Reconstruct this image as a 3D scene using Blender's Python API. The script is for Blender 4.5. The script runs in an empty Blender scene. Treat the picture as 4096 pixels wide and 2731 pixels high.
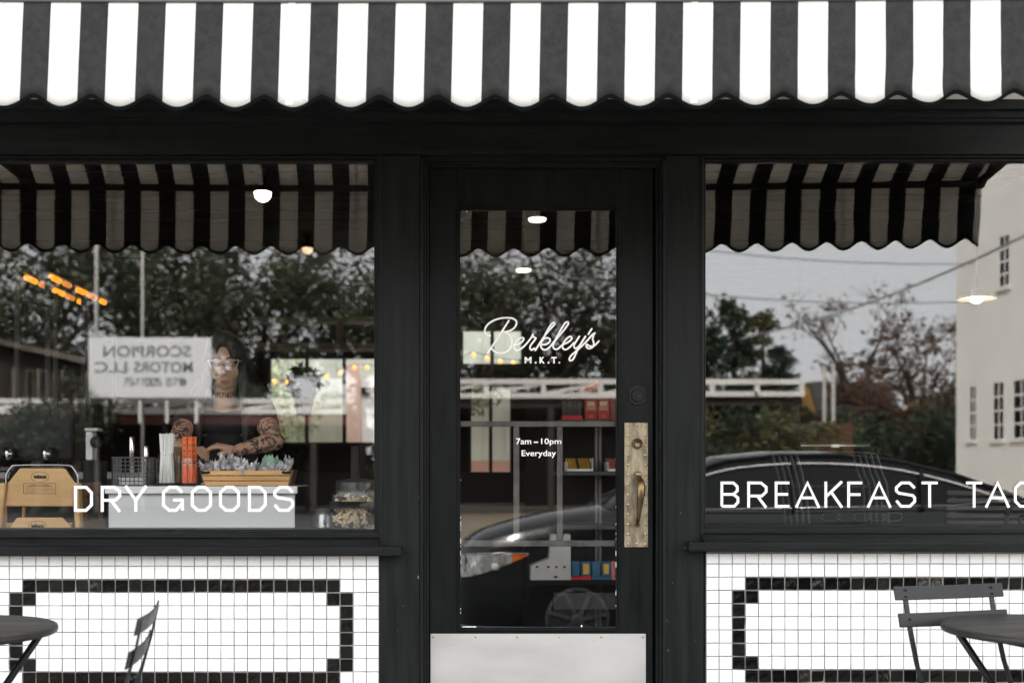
import bpy, bmesh, math, random
from mathutils import Vector, Matrix, noise

random.seed(7)
SC = bpy.context.scene
COL = SC.collection

# ------------------------------------------------------------------ camera, world, sun, exposure
D = 4.6            # camera to shop front (m)
CX, CZ = -0.227, 1.2
F = 4600.0         # the lens in photograph pixels
cam = bpy.data.cameras.new('camera')
camo = bpy.data.objects.new('camera', cam)
COL.objects.link(camo)
camo.location = (CX, -D, CZ)
camo.rotation_euler = (math.radians(90), 0, 0)
cam.sensor_width = 36
cam.lens = F / 4096 * 36
cam.shift_x = 227 / 4096
cam.shift_y = 515.5 / 4096
cam.clip_start = 0.02
cam.clip_end = 500
cam.dof.use_dof = True
cam.dof.focus_distance = D - 0.01
cam.dof.aperture_fstop = 2.25
SC.camera = camo

SUN_DIR = Vector((-0.42, 0.66, 0.62)).normalized()   # towards the sun
w = bpy.data.worlds.new('World')
SC.world = w
w.use_nodes = True
nt = w.node_tree
nt.nodes.clear()
out = nt.nodes.new('ShaderNodeOutputWorld')
bg = nt.nodes.new('ShaderNodeBackground')
sky = nt.nodes.new('ShaderNodeTexSky')
sky.sky_type = 'NISHITA'
sky.sun_disc = False
sky.sun_elevation = math.asin(SUN_DIR.z)
sky.sun_rotation = math.atan2(SUN_DIR.x, SUN_DIR.y)
hs = nt.nodes.new('ShaderNodeHueSaturation')
hs.inputs['Saturation'].default_value = 0.35
tc = nt.nodes.new('ShaderNodeTexCoord')
nz = nt.nodes.new('ShaderNodeTexNoise')
nz.inputs['Scale'].default_value = 2.2
nz.inputs['Detail'].default_value = 5
rmp = nt.nodes.new('ShaderNodeValToRGB')
rmp.color_ramp.elements[0].position = 0.3
rmp.color_ramp.elements[0].color = (7.0, 7.1, 7.3, 1)
rmp.color_ramp.elements[1].position = 0.75
rmp.color_ramp.elements[1].color = (8.6, 8.65, 8.75, 1)
mix = nt.nodes.new('ShaderNodeMix')
mix.data_type = 'RGBA'
mix.inputs['Factor'].default_value = 0.88
nt.links.new(tc.outputs['Generated'], nz.inputs['Vector'])
nt.links.new(nz.outputs['Fac'], rmp.inputs['Fac'])
nt.links.new(sky.outputs['Color'], hs.inputs['Color'])
nt.links.new(hs.outputs['Color'], mix.inputs['A'])
nt.links.new(rmp.outputs['Color'], mix.inputs['B'])
nt.links.new(mix.outputs['Result'], bg.inputs['Color'])
nt.links.new(bg.outputs['Background'], out.inputs['Surface'])
bg.inputs['Strength'].default_value = 0.1

sun = bpy.data.lights.new('sun', 'SUN')
sun.energy = 2.4
sun.angle = math.radians(10)
sun.color = (1.0, 0.96, 0.9)
suno = bpy.data.objects.new('sun', sun)
suno.rotation_euler = (-SUN_DIR).to_track_quat('-Z', 'Y').to_euler()
suno.location = (-20, -25, 30)
COL.objects.link(suno)

SC.view_settings.view_transform = 'Standard'
SC.view_settings.look = 'None'
SC.view_settings.gamma = 1
SC.view_settings.use_curve_mapping = False
SC.view_settings.exposure = 2.3
SC.cycles.max_bounces = 10
SC.cycles.transparent_max_bounces = 24
SC.cycles.sample_clamp_indirect = 8
SC.cycles.caustics_reflective = False
SC.cycles.caustics_refractive = False


def at(px, py, y):
    """the point that stands at depth y behind the shop front"""
    k = (D + y) / F
    return (CX + (px - 1821) * k, y, CZ + (1881 - py) * k)


def opp(px, py, yd):
    """the point across the street, yd in front of the shop front, that the panes mirror"""
    k = (D + yd + 0.12) / F
    return (CX + (px - 1821) * k, -yd, CZ + (1881 - py) * k)


def fx(px):
    return (px - 2048) / 1000.0


def fz(py):
    return CZ + (1881 - py) / 1000.0


# ------------------------------------------------------------------ materials
MATS = {}


def nodes_of(name):
    m = bpy.data.materials.new(name)
    m.use_nodes = True
    n = m.node_tree
    return m, n, n.nodes['Principled BSDF']


def mat(name, col, rough=0.5, metal=0.0, var=0.12, scale=8.0, bump=0.0, stretch=(1, 1, 1), spec=0.5, rvar=0.1, coat=0.0, bscale=None):
    if name in MATS:
        return MATS[name]
    m, n, b = nodes_of(name)
    L = n.links.new
    tcn = n.nodes.new('ShaderNodeTexCoord')
    mp = n.nodes.new('ShaderNodeMapping')
    mp.inputs['Scale'].default_value = stretch
    L(tcn.outputs['Object'], mp.inputs['Vector'])
    no = n.nodes.new('ShaderNodeTexNoise')
    no.inputs['Scale'].default_value = scale
    no.inputs['Detail'].default_value = 6
    no.inputs['Roughness'].default_value = 0.6
    L(mp.outputs['Vector'], no.inputs['Vector'])
    r = n.nodes.new('ShaderNodeMapRange')
    r.inputs['From Min'].default_value = 0.3
    r.inputs['From Max'].default_value = 0.7
    r.inputs['To Min'].default_value = 1 - var
    r.inputs['To Max'].default_value = 1 + var
    L(no.outputs['Fac'], r.inputs['Value'])
    mu = n.nodes.new('ShaderNodeVectorMath')
    mu.operation = 'SCALE'
    mu.inputs[0].default_value = col[:3]
    L(r.outputs['Result'], mu.inputs['Scale'])
    L(mu.outputs['Vector'], b.inputs['Base Color'])
    r2 = n.nodes.new('ShaderNodeMapRange')
    r2.inputs['From Min'].default_value = 0.3
    r2.inputs['From Max'].default_value = 0.7
    r2.inputs['To Min'].default_value = max(0.02, rough - rvar)
    r2.inputs['To Max'].default_value = min(1, rough + rvar)
    L(no.outputs['Fac'], r2.inputs['Value'])
    L(r2.outputs['Result'], b.inputs['Roughness'])
    b.inputs['Metallic'].default_value = metal
    b.inputs['Specular IOR Level'].default_value = spec
    b.inputs['Coat Weight'].default_value = coat
    if bump:
        n2 = n.nodes.new('ShaderNodeTexNoise')
        n2.inputs['Scale'].default_value = bscale or scale * 6
        n2.inputs['Detail'].default_value = 4
        L(mp.outputs['Vector'], n2.inputs['Vector'])
        bp = n.nodes.new('ShaderNodeBump')
        bp.inputs['Strength'].default_value = bump
        bp.inputs['Distance'].default_value = 0.004
        L(n2.outputs['Fac'], bp.inputs['Height'])
        L(bp.outputs['Normal'], b.inputs['Normal'])
    MATS[name] = m
    return m


def glass(name, f0=0.045, tint=(0.985, 0.988, 0.985), wav=0.0):
    """clear sheet: lets light straight through and mirrors by angle"""
    if name in MATS:
        return MATS[name]
    m = bpy.data.materials.new(name)
    m.use_nodes = True
    n = m.node_tree
    L = n.links.new
    n.nodes.clear()
    o = n.nodes.new('ShaderNodeOutputMaterial')
    lw = n.nodes.new('ShaderNodeLayerWeight')
    lw.inputs['Blend'].default_value = 0.5
    pw = n.nodes.new('ShaderNodeMath')
    pw.operation = 'POWER'
    pw.inputs[1].default_value = 5
    L(lw.outputs['Facing'], pw.inputs[0])
    ma = n.nodes.new('ShaderNodeMath')
    ma.operation = 'MULTIPLY_ADD'
    ma.inputs[1].default_value = 1 - f0
    ma.inputs[2].default_value = f0
    L(pw.outputs[0], ma.inputs[0])
    tr = n.nodes.new('ShaderNodeBsdfTransparent')
    tr.inputs['Color'].default_value = (*tint, 1)
    gl = n.nodes.new('ShaderNodeBsdfGlossy')
    gl.inputs['Roughness'].default_value = 0.0
    if wav:
        no = n.nodes.new('ShaderNodeTexNoise')
        no.inputs['Scale'].default_value = 1.6
        no.inputs['Detail'].default_value = 1
        tcn = n.nodes.new('ShaderNodeTexCoord')
        L(tcn.outputs['Object'], no.inputs['Vector'])
        bp = n.nodes.new('ShaderNodeBump')
        bp.inputs['Strength'].default_value = 1
        bp.inputs['Distance'].default_value = wav
        L(no.outputs['Fac'], bp.inputs['Height'])
        L(bp.outputs['Normal'], gl.inputs['Normal'])
    mx = n.nodes.new('ShaderNodeMixShader')
    L(ma.outputs[0], mx.inputs[0])
    L(tr.outputs[0], mx.inputs[1])
    L(gl.outputs[0], mx.inputs[2])
    L(mx.outputs[0], o.inputs['Surface'])
    MATS[name] = m
    return m


def emit(name, col, strength):
    if name in MATS:
        return MATS[name]
    m, n, b = nodes_of(name)
    b.inputs['Base Color'].default_value = (*col, 1)
    b.inputs['Emission Color'].default_value = (*col, 1)
    b.inputs['Emission Strength'].default_value = strength
    MATS[name] = m
    return m


def cloth(name, col, trans, lo=0.72, hi=1.22):
    """woven cloth that lets some daylight through"""
    m, n, b = nodes_of(name)
    L = n.links.new
    o = n.nodes['Material Output']
    tcn = n.nodes.new('ShaderNodeTexCoord')
    no = n.nodes.new('ShaderNodeTexNoise')
    no.inputs['Scale'].default_value = 34
    no.inputs['Detail'].default_value = 9
    no.inputs['Roughness'].default_value = 0.75
    L(tcn.outputs['Object'], no.inputs['Vector'])
    r = n.nodes.new('ShaderNodeMapRange')
    r.inputs['From Min'].default_value = 0.3
    r.inputs['From Max'].default_value = 0.7
    r.inputs['To Min'].default_value = lo
    r.inputs['To Max'].default_value = hi
    L(no.outputs['Fac'], r.inputs['Value'])
    mu = n.nodes.new('ShaderNodeVectorMath')
    mu.operation = 'SCALE'
    mu.inputs[0].default_value = col
    L(r.outputs['Result'], mu.inputs['Scale'])
    L(mu.outputs['Vector'], b.inputs['Base Color'])
    b.inputs['Roughness'].default_value = 0.9
    b.inputs['Specular IOR Level'].default_value = 0.2
    t = n.nodes.new('ShaderNodeBsdfTranslucent')
    t.inputs['Color'].default_value = (col[0], col[1] * 0.95, col[2] * 0.86, 1)
    mx = n.nodes.new('ShaderNodeMixShader')
    mx.inputs[0].default_value = trans
    L(b.outputs[0], mx.inputs[1])
    L(t.outputs[0], mx.inputs[2])
    L(mx.outputs[0], o.inputs['Surface'])
    w1 = n.nodes.new('ShaderNodeTexNoise')
    w1.inputs['Scale'].default_value = 260
    L(tcn.outputs['Object'], w1.inputs['Vector'])
    bp = n.nodes.new('ShaderNodeBump')
    bp.inputs['Strength'].default_value = 0.25
    bp.inputs['Distance'].default_value = 0.002
    L(w1.outputs['Fac'], bp.inputs['Height'])
    L(bp.outputs['Normal'], b.inputs['Normal'])
    MATS[name] = m
    return m


def leafmat(name, col, var=0.5):
    m, n, b = nodes_of(name)
    L = n.links.new
    o = n.nodes['Material Output']
    gi = n.nodes.new('ShaderNodeNewGeometry')
    hsv = n.nodes.new('ShaderNodeHueSaturation')
    hsv.inputs['Color'].default_value = (*col, 1)
    r = n.nodes.new('ShaderNodeMapRange')
    r.inputs['To Min'].default_value = 1 - var
    r.inputs['To Max'].default_value = 1 + var
    L(gi.outputs['Random Per Island'], r.inputs['Value'])
    L(r.outputs['Result'], hsv.inputs['Value'])
    L(hsv.outputs['Color'], b.inputs['Base Color'])
    b.inputs['Roughness'].default_value = 0.55
    t = n.nodes.new('ShaderNodeBsdfTranslucent')
    L(hsv.outputs['Color'], t.inputs['Color'])
    mx = n.nodes.new('ShaderNodeMixShader')
    mx.inputs[0].default_value = 0.3
    L(b.outputs[0], mx.inputs[1])
    L(t.outputs[0], mx.inputs[2])
    L(mx.outputs[0], o.inputs['Surface'])
    MATS[name] = m
    return m


PAINT_V = mat('black_paint_upright', (0.0115, 0.0125, 0.0127), 0.42, spec=0.12, var=0.35, scale=3.0, bump=0.35, stretch=(9, 9, 0.7), rvar=0.1, bscale=14)
PAINT_H = mat('black_paint_level', (0.010, 0.011, 0.0112), 0.42, spec=0.12, var=0.35, scale=3.0, bump=0.4, stretch=(0.7, 9, 9), rvar=0.1, bscale=14)
PAINT_D = mat('black_door_paint', (0.0075, 0.0087, 0.0087), 0.36, spec=0.12, var=0.3, scale=4.0, bump=0.2, stretch=(6, 6, 0.9), rvar=0.08, bscale=12)
TILE_W = mat('white_glaze', (0.83, 0.83, 0.82), 0.12, var=0.03, scale=12, bump=0.12, rvar=0.05, bscale=30)
TILE_B = mat('black_glaze', (0.003, 0.0033, 0.003), 0.06, spec=0.32, var=0.4, scale=25, bump=0.7, rvar=0.04, bscale=26)
GROUT = mat('grey_grout', (0.25, 0.235, 0.225), 0.9, var=0.25, scale=40, bump=0.4)
ALU = mat('worn_aluminium', (0.54, 0.53, 0.515), 0.46, metal=0.5, var=0.07, scale=3.4, bump=0.05, rvar=0.12, bscale=9, stretch=(0.5, 1, 1.6))
BRASS = mat('tarnished_brass', (0.27, 0.228, 0.16), 0.45, metal=0.8, var=0.6, scale=26, bump=0.25, rvar=0.14, stretch=(1.6, 1, 0.5))
BRASS_D = mat('dark_bronze', (0.16, 0.11, 0.06), 0.3, metal=0.9, var=0.6, scale=18, bump=0.15, rvar=0.12)
SCREW = mat('copper_screw', (0.55, 0.37, 0.22), 0.3, metal=0.95, var=0.3, scale=60)
STEEL = mat('rusty_bar_steel', (0.085, 0.082, 0.074), 0.55, metal=0.3, var=0.5, scale=14, bump=0.2, rvar=0.15)
BLACKMETAL = mat('black_metal', (0.008, 0.008, 0.009), 0.38, spec=0.25, var=0.3, scale=20)
GREYMETAL = mat('dark_grey_metal', (0.014, 0.0145, 0.0165), 0.42, spec=0.25, var=0.2, scale=30, bump=0.1)
CHROME = mat('chrome', (0.75, 0.75, 0.75), 0.12, metal=1.0, var=0.05)
VINYL = mat('white_vinyl', (0.93, 0.93, 0.92), 0.4, var=0.03)
VINYL_C = mat('cream_vinyl', (0.92, 0.905, 0.875), 0.4, var=0.03)
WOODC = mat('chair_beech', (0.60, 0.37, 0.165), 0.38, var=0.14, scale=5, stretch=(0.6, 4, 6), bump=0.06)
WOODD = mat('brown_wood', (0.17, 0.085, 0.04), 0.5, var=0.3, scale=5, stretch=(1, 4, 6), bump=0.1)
PINE = mat('pine_plank', (0.62, 0.36, 0.15), 0.5, var=0.28, scale=7, stretch=(0.7, 5, 9), bump=0.1)
CEILW = mat('ceiling_wood', (0.022, 0.016, 0.012), 0.6, var=0.4, scale=3, stretch=(0.6, 5, 1), bump=0.2)
DARKWALL = mat('dark_wall_paint', (0.011, 0.012, 0.012), 0.8, spec=0.15, var=0.3, scale=2)
FLOORI = mat('dark_floor', (0.03, 0.027, 0.025), 0.5, var=0.3, scale=3)
MARBLE = mat('white_marble', (0.78, 0.79, 0.8), 0.2, var=0.12, scale=7, stretch=(1, 1, 1))
WHITEP = mat('white_panel', (0.68, 0.69, 0.685), 0.5, var=0.03, scale=2)
WHITEPAPER = mat('white_paper', (0.93, 0.93, 0.905), 0.7, var=0.06, scale=60)
ORANGEP = mat('orange_sleeve', (0.78, 0.13, 0.035), 0.5, var=0.15, scale=30)
YELLOWP = mat('yellow_print', (0.85, 0.5, 0.06), 0.5)
KRAFT = mat('kraft_wood', (0.36, 0.24, 0.13), 0.7, var=0.3, scale=30)
PANE = glass('window_glass', 0.09, wav=0.0)
PANE_D = glass('door_glass', 0.074)
JAR = glass('jar_glass', 0.035, tint=(0.985, 0.99, 0.985))
PURE_BLACK = mat('black_ink', (0.006, 0.006, 0.006), 0.7, var=0.1, spec=0.15)


# ------------------------------------------------------------------ mesh builder
class MB:
    def __init__(s):
        s.v, s.f, s.mi = [], [], []

    def add(s, v, f, mi=0):
        o = len(s.v)
        s.v += [tuple(p) for p in v]
        s.f += [tuple(i + o for i in q) for q in f]
        s.mi += [mi] * len(f)
        return s

    def box(s, x0, x1, y0, y1, z0, z1, mi=0):
        x0, x1 = sorted((x0, x1)); y0, y1 = sorted((y0, y1)); z0, z1 = sorted((z0, z1))
        v = [(x, y, z) for x in (x0, x1) for y in (y0, y1) for z in (z0, z1)]
        f = [(0, 1, 3, 2), (4, 6, 7, 5), (0, 4, 5, 1), (2, 3, 7, 6), (0, 2, 6, 4), (1, 5, 7, 3)]
        return s.add(v, f, mi)

    def obox(s, c, size, rot=None, mi=0):
        hx, hy, hz = [k / 2 for k in size]
        v = [Vector((x, y, z)) for x in (-hx, hx) for y in (-hy, hy) for z in (-hz, hz)]
        if rot is not None:
            v = [rot @ p for p in v]
        v = [p + Vector(c) for p in v]
        f = [(0, 1, 3, 2), (4, 6, 7, 5), (0, 4, 5, 1), (2, 3, 7, 6), (0, 2, 6, 4), (1, 5, 7, 3)]
        return s.add(v, f, mi)

    def bar(s, a, b, wd, th, up=(0, 0, 1), mi=0):
        a, b = Vector(a), Vector(b)
        d = (b - a)
        x = d.normalized()
        u = Vector(up)
        y = u.cross(x)
        if y.length < 1e-4:
            y = Vector((0, 1, 0)).cross(x)
        y.normalize()
        z = x.cross(y)
        R = Matrix((x, y, z)).transposed()
        return s.obox((a + b) / 2, (d.length, wd, th), R, mi)

    def tube(s, pts, r, n=8, closed=False, mi=0, flat=1.0):
        P = [Vector(p) for p in pts]
        N = len(P)
        R = r if isinstance(r, (list, tuple)) else [r] * N
        v, f = [], []
        prev = None
        for i in range(N):
            if closed:
                t = P[(i + 1) % N] - P[i - 1]
            else:
                t = P[min(i + 1, N - 1)] - P[max(i - 1, 0)]
            if t.length < 1e-9:
                t = Vector((0, 0, 1))
            t.normalize()
            if prev is None:
                a = Vector((0, 0, 1)) if abs(t.z) < 0.9 else Vector((1, 0, 0))
                u = t.cross(a).normalized()
            else:
                u = (prev - t * prev.dot(t))
                u = u.normalized() if u.length > 1e-6 else t.orthogonal().normalized()
            prev = u
            w_ = t.cross(u)
            for k in range(n):
                an = 2 * math.pi * k / n
                v.append(P[i] + u * (math.cos(an) * R[i]) + w_ * (math.sin(an) * R[i] * flat))
        M = N if closed else N - 1
        for i in range(M):
            for k in range(n):
                a = i * n + k; b = i * n + (k + 1) % n
                c = ((i + 1) % N) * n + (k + 1) % n; d = ((i + 1) % N) * n + k
                f.append((a, b, c, d))
        if not closed:
            f.append(tuple(range(n))[::-1])
            f.append(tuple((N - 1) * n + k for k in range(n)))
        return s.add(v, f, mi)

    def lathe(s, prof, c=(0, 0, 0), n=20, axis='z', mi=0, cap=True):
        v, f = [], []
        for r, h in prof:
            for k in range(n):
                a = 2 * math.pi * k / n
                p = (r * math.cos(a), r * math.sin(a), h)
                if axis == 'y':
                    p = (p[0], p[2], p[1])
                elif axis == 'x':
                    p = (p[2], p[0], p[1])
                v.append((p[0] + c[0], p[1] + c[1], p[2] + c[2]))
        m = len(prof)
        for i in range(m - 1):
            for k in range(n):
                a = i * n + k; b = i * n + (k + 1) % n
                f.append((a, b, b + n, a + n))
        if cap:
            f.append(tuple(range(n))[::-1])
            f.append(tuple((m - 1) * n + k for k in range(n)))
        return s.add(v, f, mi)

    def ell(s, c, r, n=14, m=9, mi=0, rot=None):
        v, f = [], []
        for i in range(1, m):
            th = math.pi * i / m
            for k in range(n):
                a = 2 * math.pi * k / n
                v.append(Vector((r[0] * math.sin(th) * math.cos(a), r[1] * math.sin(th) * math.sin(a), r[2] * math.cos(th))))
        v.append(Vector((0, 0, r[2]))); v.append(Vector((0, 0, -r[2])))
        for i in range(m - 2):
            for k in range(n):
                a = i * n + k; b = i * n + (k + 1) % n
                f.append((a, a + n, b + n, b))
        t = (m - 1) * n
        for k in range(n):
            f.append((t, k, (k + 1) % n))
            o = (m - 2) * n
            f.append((t + 1, o + (k + 1) % n, o + k))
        if rot is not None:
            v = [rot @ p for p in v]
        v = [p + Vector(c) for p in v]
        return s.add(v, f, mi)

    def prism(s, poly, y0, y1, mi=0):
        """polygon in x,z pushed from y0 to y1"""
        n = len(poly)
        v = [(x, y0, z) for x, z in poly] + [(x, y1, z) for x, z in poly]
        f = [tuple(range(n)), tuple(range(n, 2 * n))[::-1]]
        for k in range(n):
            q = (k + 1) % n
            f.append((k, k + n, q + n, q))
        return s.add(v, f, mi)

    def ribbon(s, pts, wd, y0, y1, closed=False, mi=0):
        """flat mitred stroke in x,z of width wd"""
        P = [Vector((p[0], p[1])) for p in pts]
        N = len(P)
        L_, R_ = [], []
        for i in range(N):
            a = P[i - 1] if (i > 0 or closed) else None
            b = P[(i + 1) % N] if (i < N - 1 or closed) else None
            d1 = (P[i] - a).normalized() if a is not None else None
            d2 = (b - P[i]).normalized() if b is not None else None
            if d1 is None: d1 = d2
            if d2 is None: d2 = d1
            n1 = Vector((-d1.y, d1.x)); n2 = Vector((-d2.y, d2.x))
            m = n1 + n2
            m = m.normalized() if m.length > 1e-6 else n1
            k = min(1.6, 1 / max(0.35, m.dot(n1)))
            L_.append(P[i] + m * wd / 2 * k); R_.append(P[i] - m * wd / 2 * k)
        M = N if closed else N - 1
        for i in range(M):
            j = (i + 1) % N
            q = [L_[i], R_[i], R_[j], L_[j]]
            s.prism([(p.x, p.y) for p in q], y0 - i * 3e-6, y1 - i * 1e-6, mi)
        return s

    def build(s, name, mats, parent=None, bevel=0.0, smooth=False, seg=2, weld=True):
        me = bpy.data.meshes.new(name)
        me.from_pydata(s.v, [], s.f)
        for m in (mats if isinstance(mats, (list, tuple)) else [mats]):
            me.materials.append(m)
        if any(s.mi):
            me.polygons.foreach_set('material_index', s.mi)
        if weld:
            bm = bmesh.new(); bm.from_mesh(me)
            bmesh.ops.recalc_face_normals(bm, faces=bm.faces)
            bm.to_mesh(me); bm.free()
        if smooth:
            me.polygons.foreach_set('use_smooth', [True] * len(me.polygons))
        me.update()
        o = bpy.data.objects.new(name, me)
        COL.objects.link(o)
        if bevel:
            b = o.modifiers.new('bevel', 'BEVEL')
            b.width = bevel; b.segments = seg; b.limit_method = 'ANGLE'; b.angle_limit = math.radians(40)
        if parent is not None:
            adopt(o, parent)
        return o


def adopt(o, parent):
    """parent o and leave it where it stands"""
    o.parent = parent
    if parent.parent is None:
        o.matrix_parent_inverse = parent.matrix_basis.inverted()
    else:
        o.matrix_parent_inverse = (parent.parent.matrix_basis @ parent.matrix_parent_inverse @ parent.matrix_basis).inverted()


def tag(o, label=None, cat=None, group=None, kind=None):
    if label: o['label'] = label
    if cat: o['category'] = cat
    if group: o['group'] = group
    if kind: o['kind'] = kind
    return o


def thing(name, label, cat, loc=(0, 0, 0), group=None):
    o = bpy.data.objects.new(name, None)
    o.location = loc
    o.empty_display_size = 0.1
    COL.objects.link(o)
    return tag(o, label, cat, group)


def bx(name, m, parent, x0, x1, y0, y1, z0, z1, bevel=0.0):
    return MB().box(x0, x1, y0, y1, z0, z1).build(name, m, parent, bevel)


def struct(name, mb, m):
    return tag(mb.build(name, m), kind='structure')


def copy_tree(o, parent=None):
    c = o.copy()
    COL.objects.link(c)
    if parent is not None:
        mpi = o.matrix_parent_inverse.copy()
        c.parent = parent
        c.matrix_parent_inverse = mpi
    for ch in o.children:
        copy_tree(ch, c)
    return c


def spline(pts, k=5):
    P = [Vector(p) for p in pts]
    o = []
    for i in range(len(P) - 1):
        p0 = P[max(i - 1, 0)]; p1 = P[i]; p2 = P[i + 1]; p3 = P[min(i + 2, len(P) - 1)]
        for t in range(k):
            t = t / k
            o.append(0.5 * ((2 * p1) + (p2 - p0) * t + (2 * p0 - 5 * p1 + 4 * p2 - p3) * t * t + (3 * p1 - p0 - 3 * p2 + p3) * t ** 3))
    o.append(P[-1])
    return o


def text_mesh(body, x0, x1, z0, z1, y0, y1, bold=0.02, flip=False, spacing=1.0):
    """flat letters filling the box x0..x1, z0..z1"""
    cu = bpy.data.curves.new('lettering', 'FONT')
    cu.body = body
    cu.size = 1
    cu.offset = bold
    cu.space_character = spacing
    cu.resolution_u = 3
    ob = bpy.data.objects.new('lettering', cu)
    COL.objects.link(ob)
    dg = bpy.context.evaluated_depsgraph_get()
    me = bpy.data.meshes.new_from_object(ob.evaluated_get(dg))
    bpy.data.objects.remove(ob)
    bpy.data.curves.remove(cu)
    vs = [v.co.copy() for v in me.vertices]
    fs = [tuple(p.vertices) for p in me.polygons]
    bpy.data.meshes.remove(me)
    ax0 = min(v.x for v in vs); ax1 = max(v.x for v in vs)
    ay0 = min(v.y for v in vs); ay1 = max(v.y for v in vs)
    mb = MB()
    V = []
    for v in vs:
        u = (v.x - ax0) / (ax1 - ax0)
        t = (v.y - ay0) / (ay1 - ay0)
        if flip: u = 1 - u
        V.append((x0 + (x1 - x0) * u, y0, z0 + (z1 - z0) * t))
    n = len(V)
    edges = {}
    for q in fs:
        for i in range(len(q)):
            e = (q[i], q[(i + 1) % len(q)])
            k = tuple(sorted(e))
            edges[k] = None if k in edges else e
    F_ = list(fs) + [tuple(i + n for i in q[::-1]) for q in fs]
    for k, e in edges.items():
        if e: F_.append((e[0], e[0] + n, e[1] + n, e[1]))
    mb.add(V + [(x, y1, z) for x, y, z in V], F_)
    return mb


# ------------------------------------------------------------------ ground and street
CONC = mat('pale_concrete', (0.2, 0.19, 0.175), 0.85, var=0.14, scale=1.3, bump=0.3, bscale=90)
ASPH = mat('asphalt', (0.06, 0.06, 0.06), 0.85, var=0.25, scale=2, bump=0.4, bscale=120)
LOT = mat('tan_gravel', (0.29, 0.235, 0.17), 0.95, var=0.2, scale=0.8, bump=0.4, bscale=60)
BRICKR = mat('dark_red_paint', (0.11, 0.03, 0.022), 0.7, var=0.3, scale=1)
struct('ground', MB().box(-150, 150, -200, 60, -0.9, -0.36), LOT)
struct('pavement', MB().box(-30, 30, -3.35, 0.1, -0.355, 0.0), CONC)
struct('kerb', MB().box(-30, 30, -3.53, -3.354, -0.355, 0.004), mat('kerb_stone', (0.4, 0.39, 0.37), 0.8, bump=0.2))
struct('road', MB().box(-150, 150, -12.5, -3.534, -0.355, -0.30), ASPH)
struct('parking_lot', MB().box(-80, -2.6, -46, -12.504, -0.358, -0.352), ASPH)
mb = MB()
for k in range(-12, 13):
    mb.box(k * 5.5, k * 5.5 + 3, -7.86, -7.74, -0.30, -0.296)
tag(mb.build('road_marking', mat('road_paint', (0.7, 0.68, 0.6), 0.7)), kind='structure')

# ------------------------------------------------------------------ shop front
shop = thing('shop_front', 'black painted wooden cafe shop front with two large display windows', 'shop front', (0, 0.1, 0))


def hbeam(name, x0, x1, prof, m=PAINT_H, parent=shop, ends=True):
    """a level moulding: prof = (y, z) outline run along x"""
    n = len(prof)
    v = [(x0, y, z) for y, z in prof] + [(x1, y, z) for y, z in prof]
    f = [tuple(range(n)), tuple(range(n, 2 * n))[::-1]]
    for k in range(n):
        q = (k + 1) % n
        f.append((k, k + n, q + n, q))
    return MB().add(v, f).build(name, m, parent, 0.0015)


XL, XR = -3.25, 3.25
# header beam with its cornice
def hz_(py):
    return at(0, py, -0.04)[2]


hbeam('header_beam', XL, XR, [(0.2, hz_(402)), (-0.055, hz_(402)), (-0.055, hz_(441)), (-0.04, hz_(446)), (-0.04, hz_(470)), (-0.032, hz_(474)),
                              (-0.032, hz_(485)), (-0.012, hz_(492)), (-0.012, fz(620)), (0.2, fz(620))])
# uprights
for a, b in ((1517, 1680), (2665, 2815), (-760, -560), (4620, 4790)):
    bx('post', PAINT_V, shop, fx(a), fx(b), 0.0, 0.2, 0.0, fz(620.5), 0.003)
for a, b in ((1520, 1529), (2803, 2812)):
    bx('post_bead', PAINT_V, shop, fx(a), fx(b), -0.004, 0.001, fz(2150), fz(620.5), 0.002)
# door frame
for sgn, a in ((1, 1680), (-1, 2665)):
    m = MB()
    m.box(fx(a + sgn * 0.5), fx(a + sgn * 14), -0.008, 0.16, 0.12, fz(642))
    m.box(fx(a + sgn * 14.2), fx(a + sgn * 24), 0.012, 0.16, 0.12, fz(642))
    m.box(fx(a + sgn * 24.2), fx(a + sgn * 34), 0.032, 0.16, 0.12, fz(642))
    m.build('door_jamb', PAINT_V, shop, 0.0025)
hbeam('door_head', fx(1680.5), fx(2664.5), [(0.16, fz(641)), (-0.022, fz(600)), (-0.022, fz(608)), (-0.014, fz(612)), (-0.014, fz(622)), (0.012, fz(626)), (0.012, fz(640)), (0.03, fz(644)), (0.03, fz(662)), (0.16, fz(662))])
for a, b in ((1706, 1730), (2596, 2640)):  # black strips added behind the door gaps to block light from the room
    bx('gap_light_block', PAINT_V, shop, fx(a), fx(b), 0.105, 0.17, 0.116, fz(645))
bx('gap_light_block', PAINT_V, shop, fx(1731), fx(2595), 0.105, 0.17, fz(680), fz(645))
bx('door_step', CONC, shop, fx(1640), fx(2700), -0.12, 0.2, 0.0, 0.115, 0.008)
# wall above the header, behind the awning
UPPER = mat('pale_upper_boards', (0.55, 0.53, 0.49), 0.7, var=0.1, scale=3)
for k in range(5):
    bx('upper_board', UPPER, shop, XL, XR, 0.045, 0.2, fz(402) + 0.003 + k * 0.2, fz(402) + k * 0.2 + 0.196, 0.004)
for k in range(9):
    bx('upper_batten', PAINT_V, shop, -3.0 + k * 0.74, -2.93 + k * 0.74, 0.02, 0.044, fz(402) + 0.003, fz(402) + 0.9)


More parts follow.
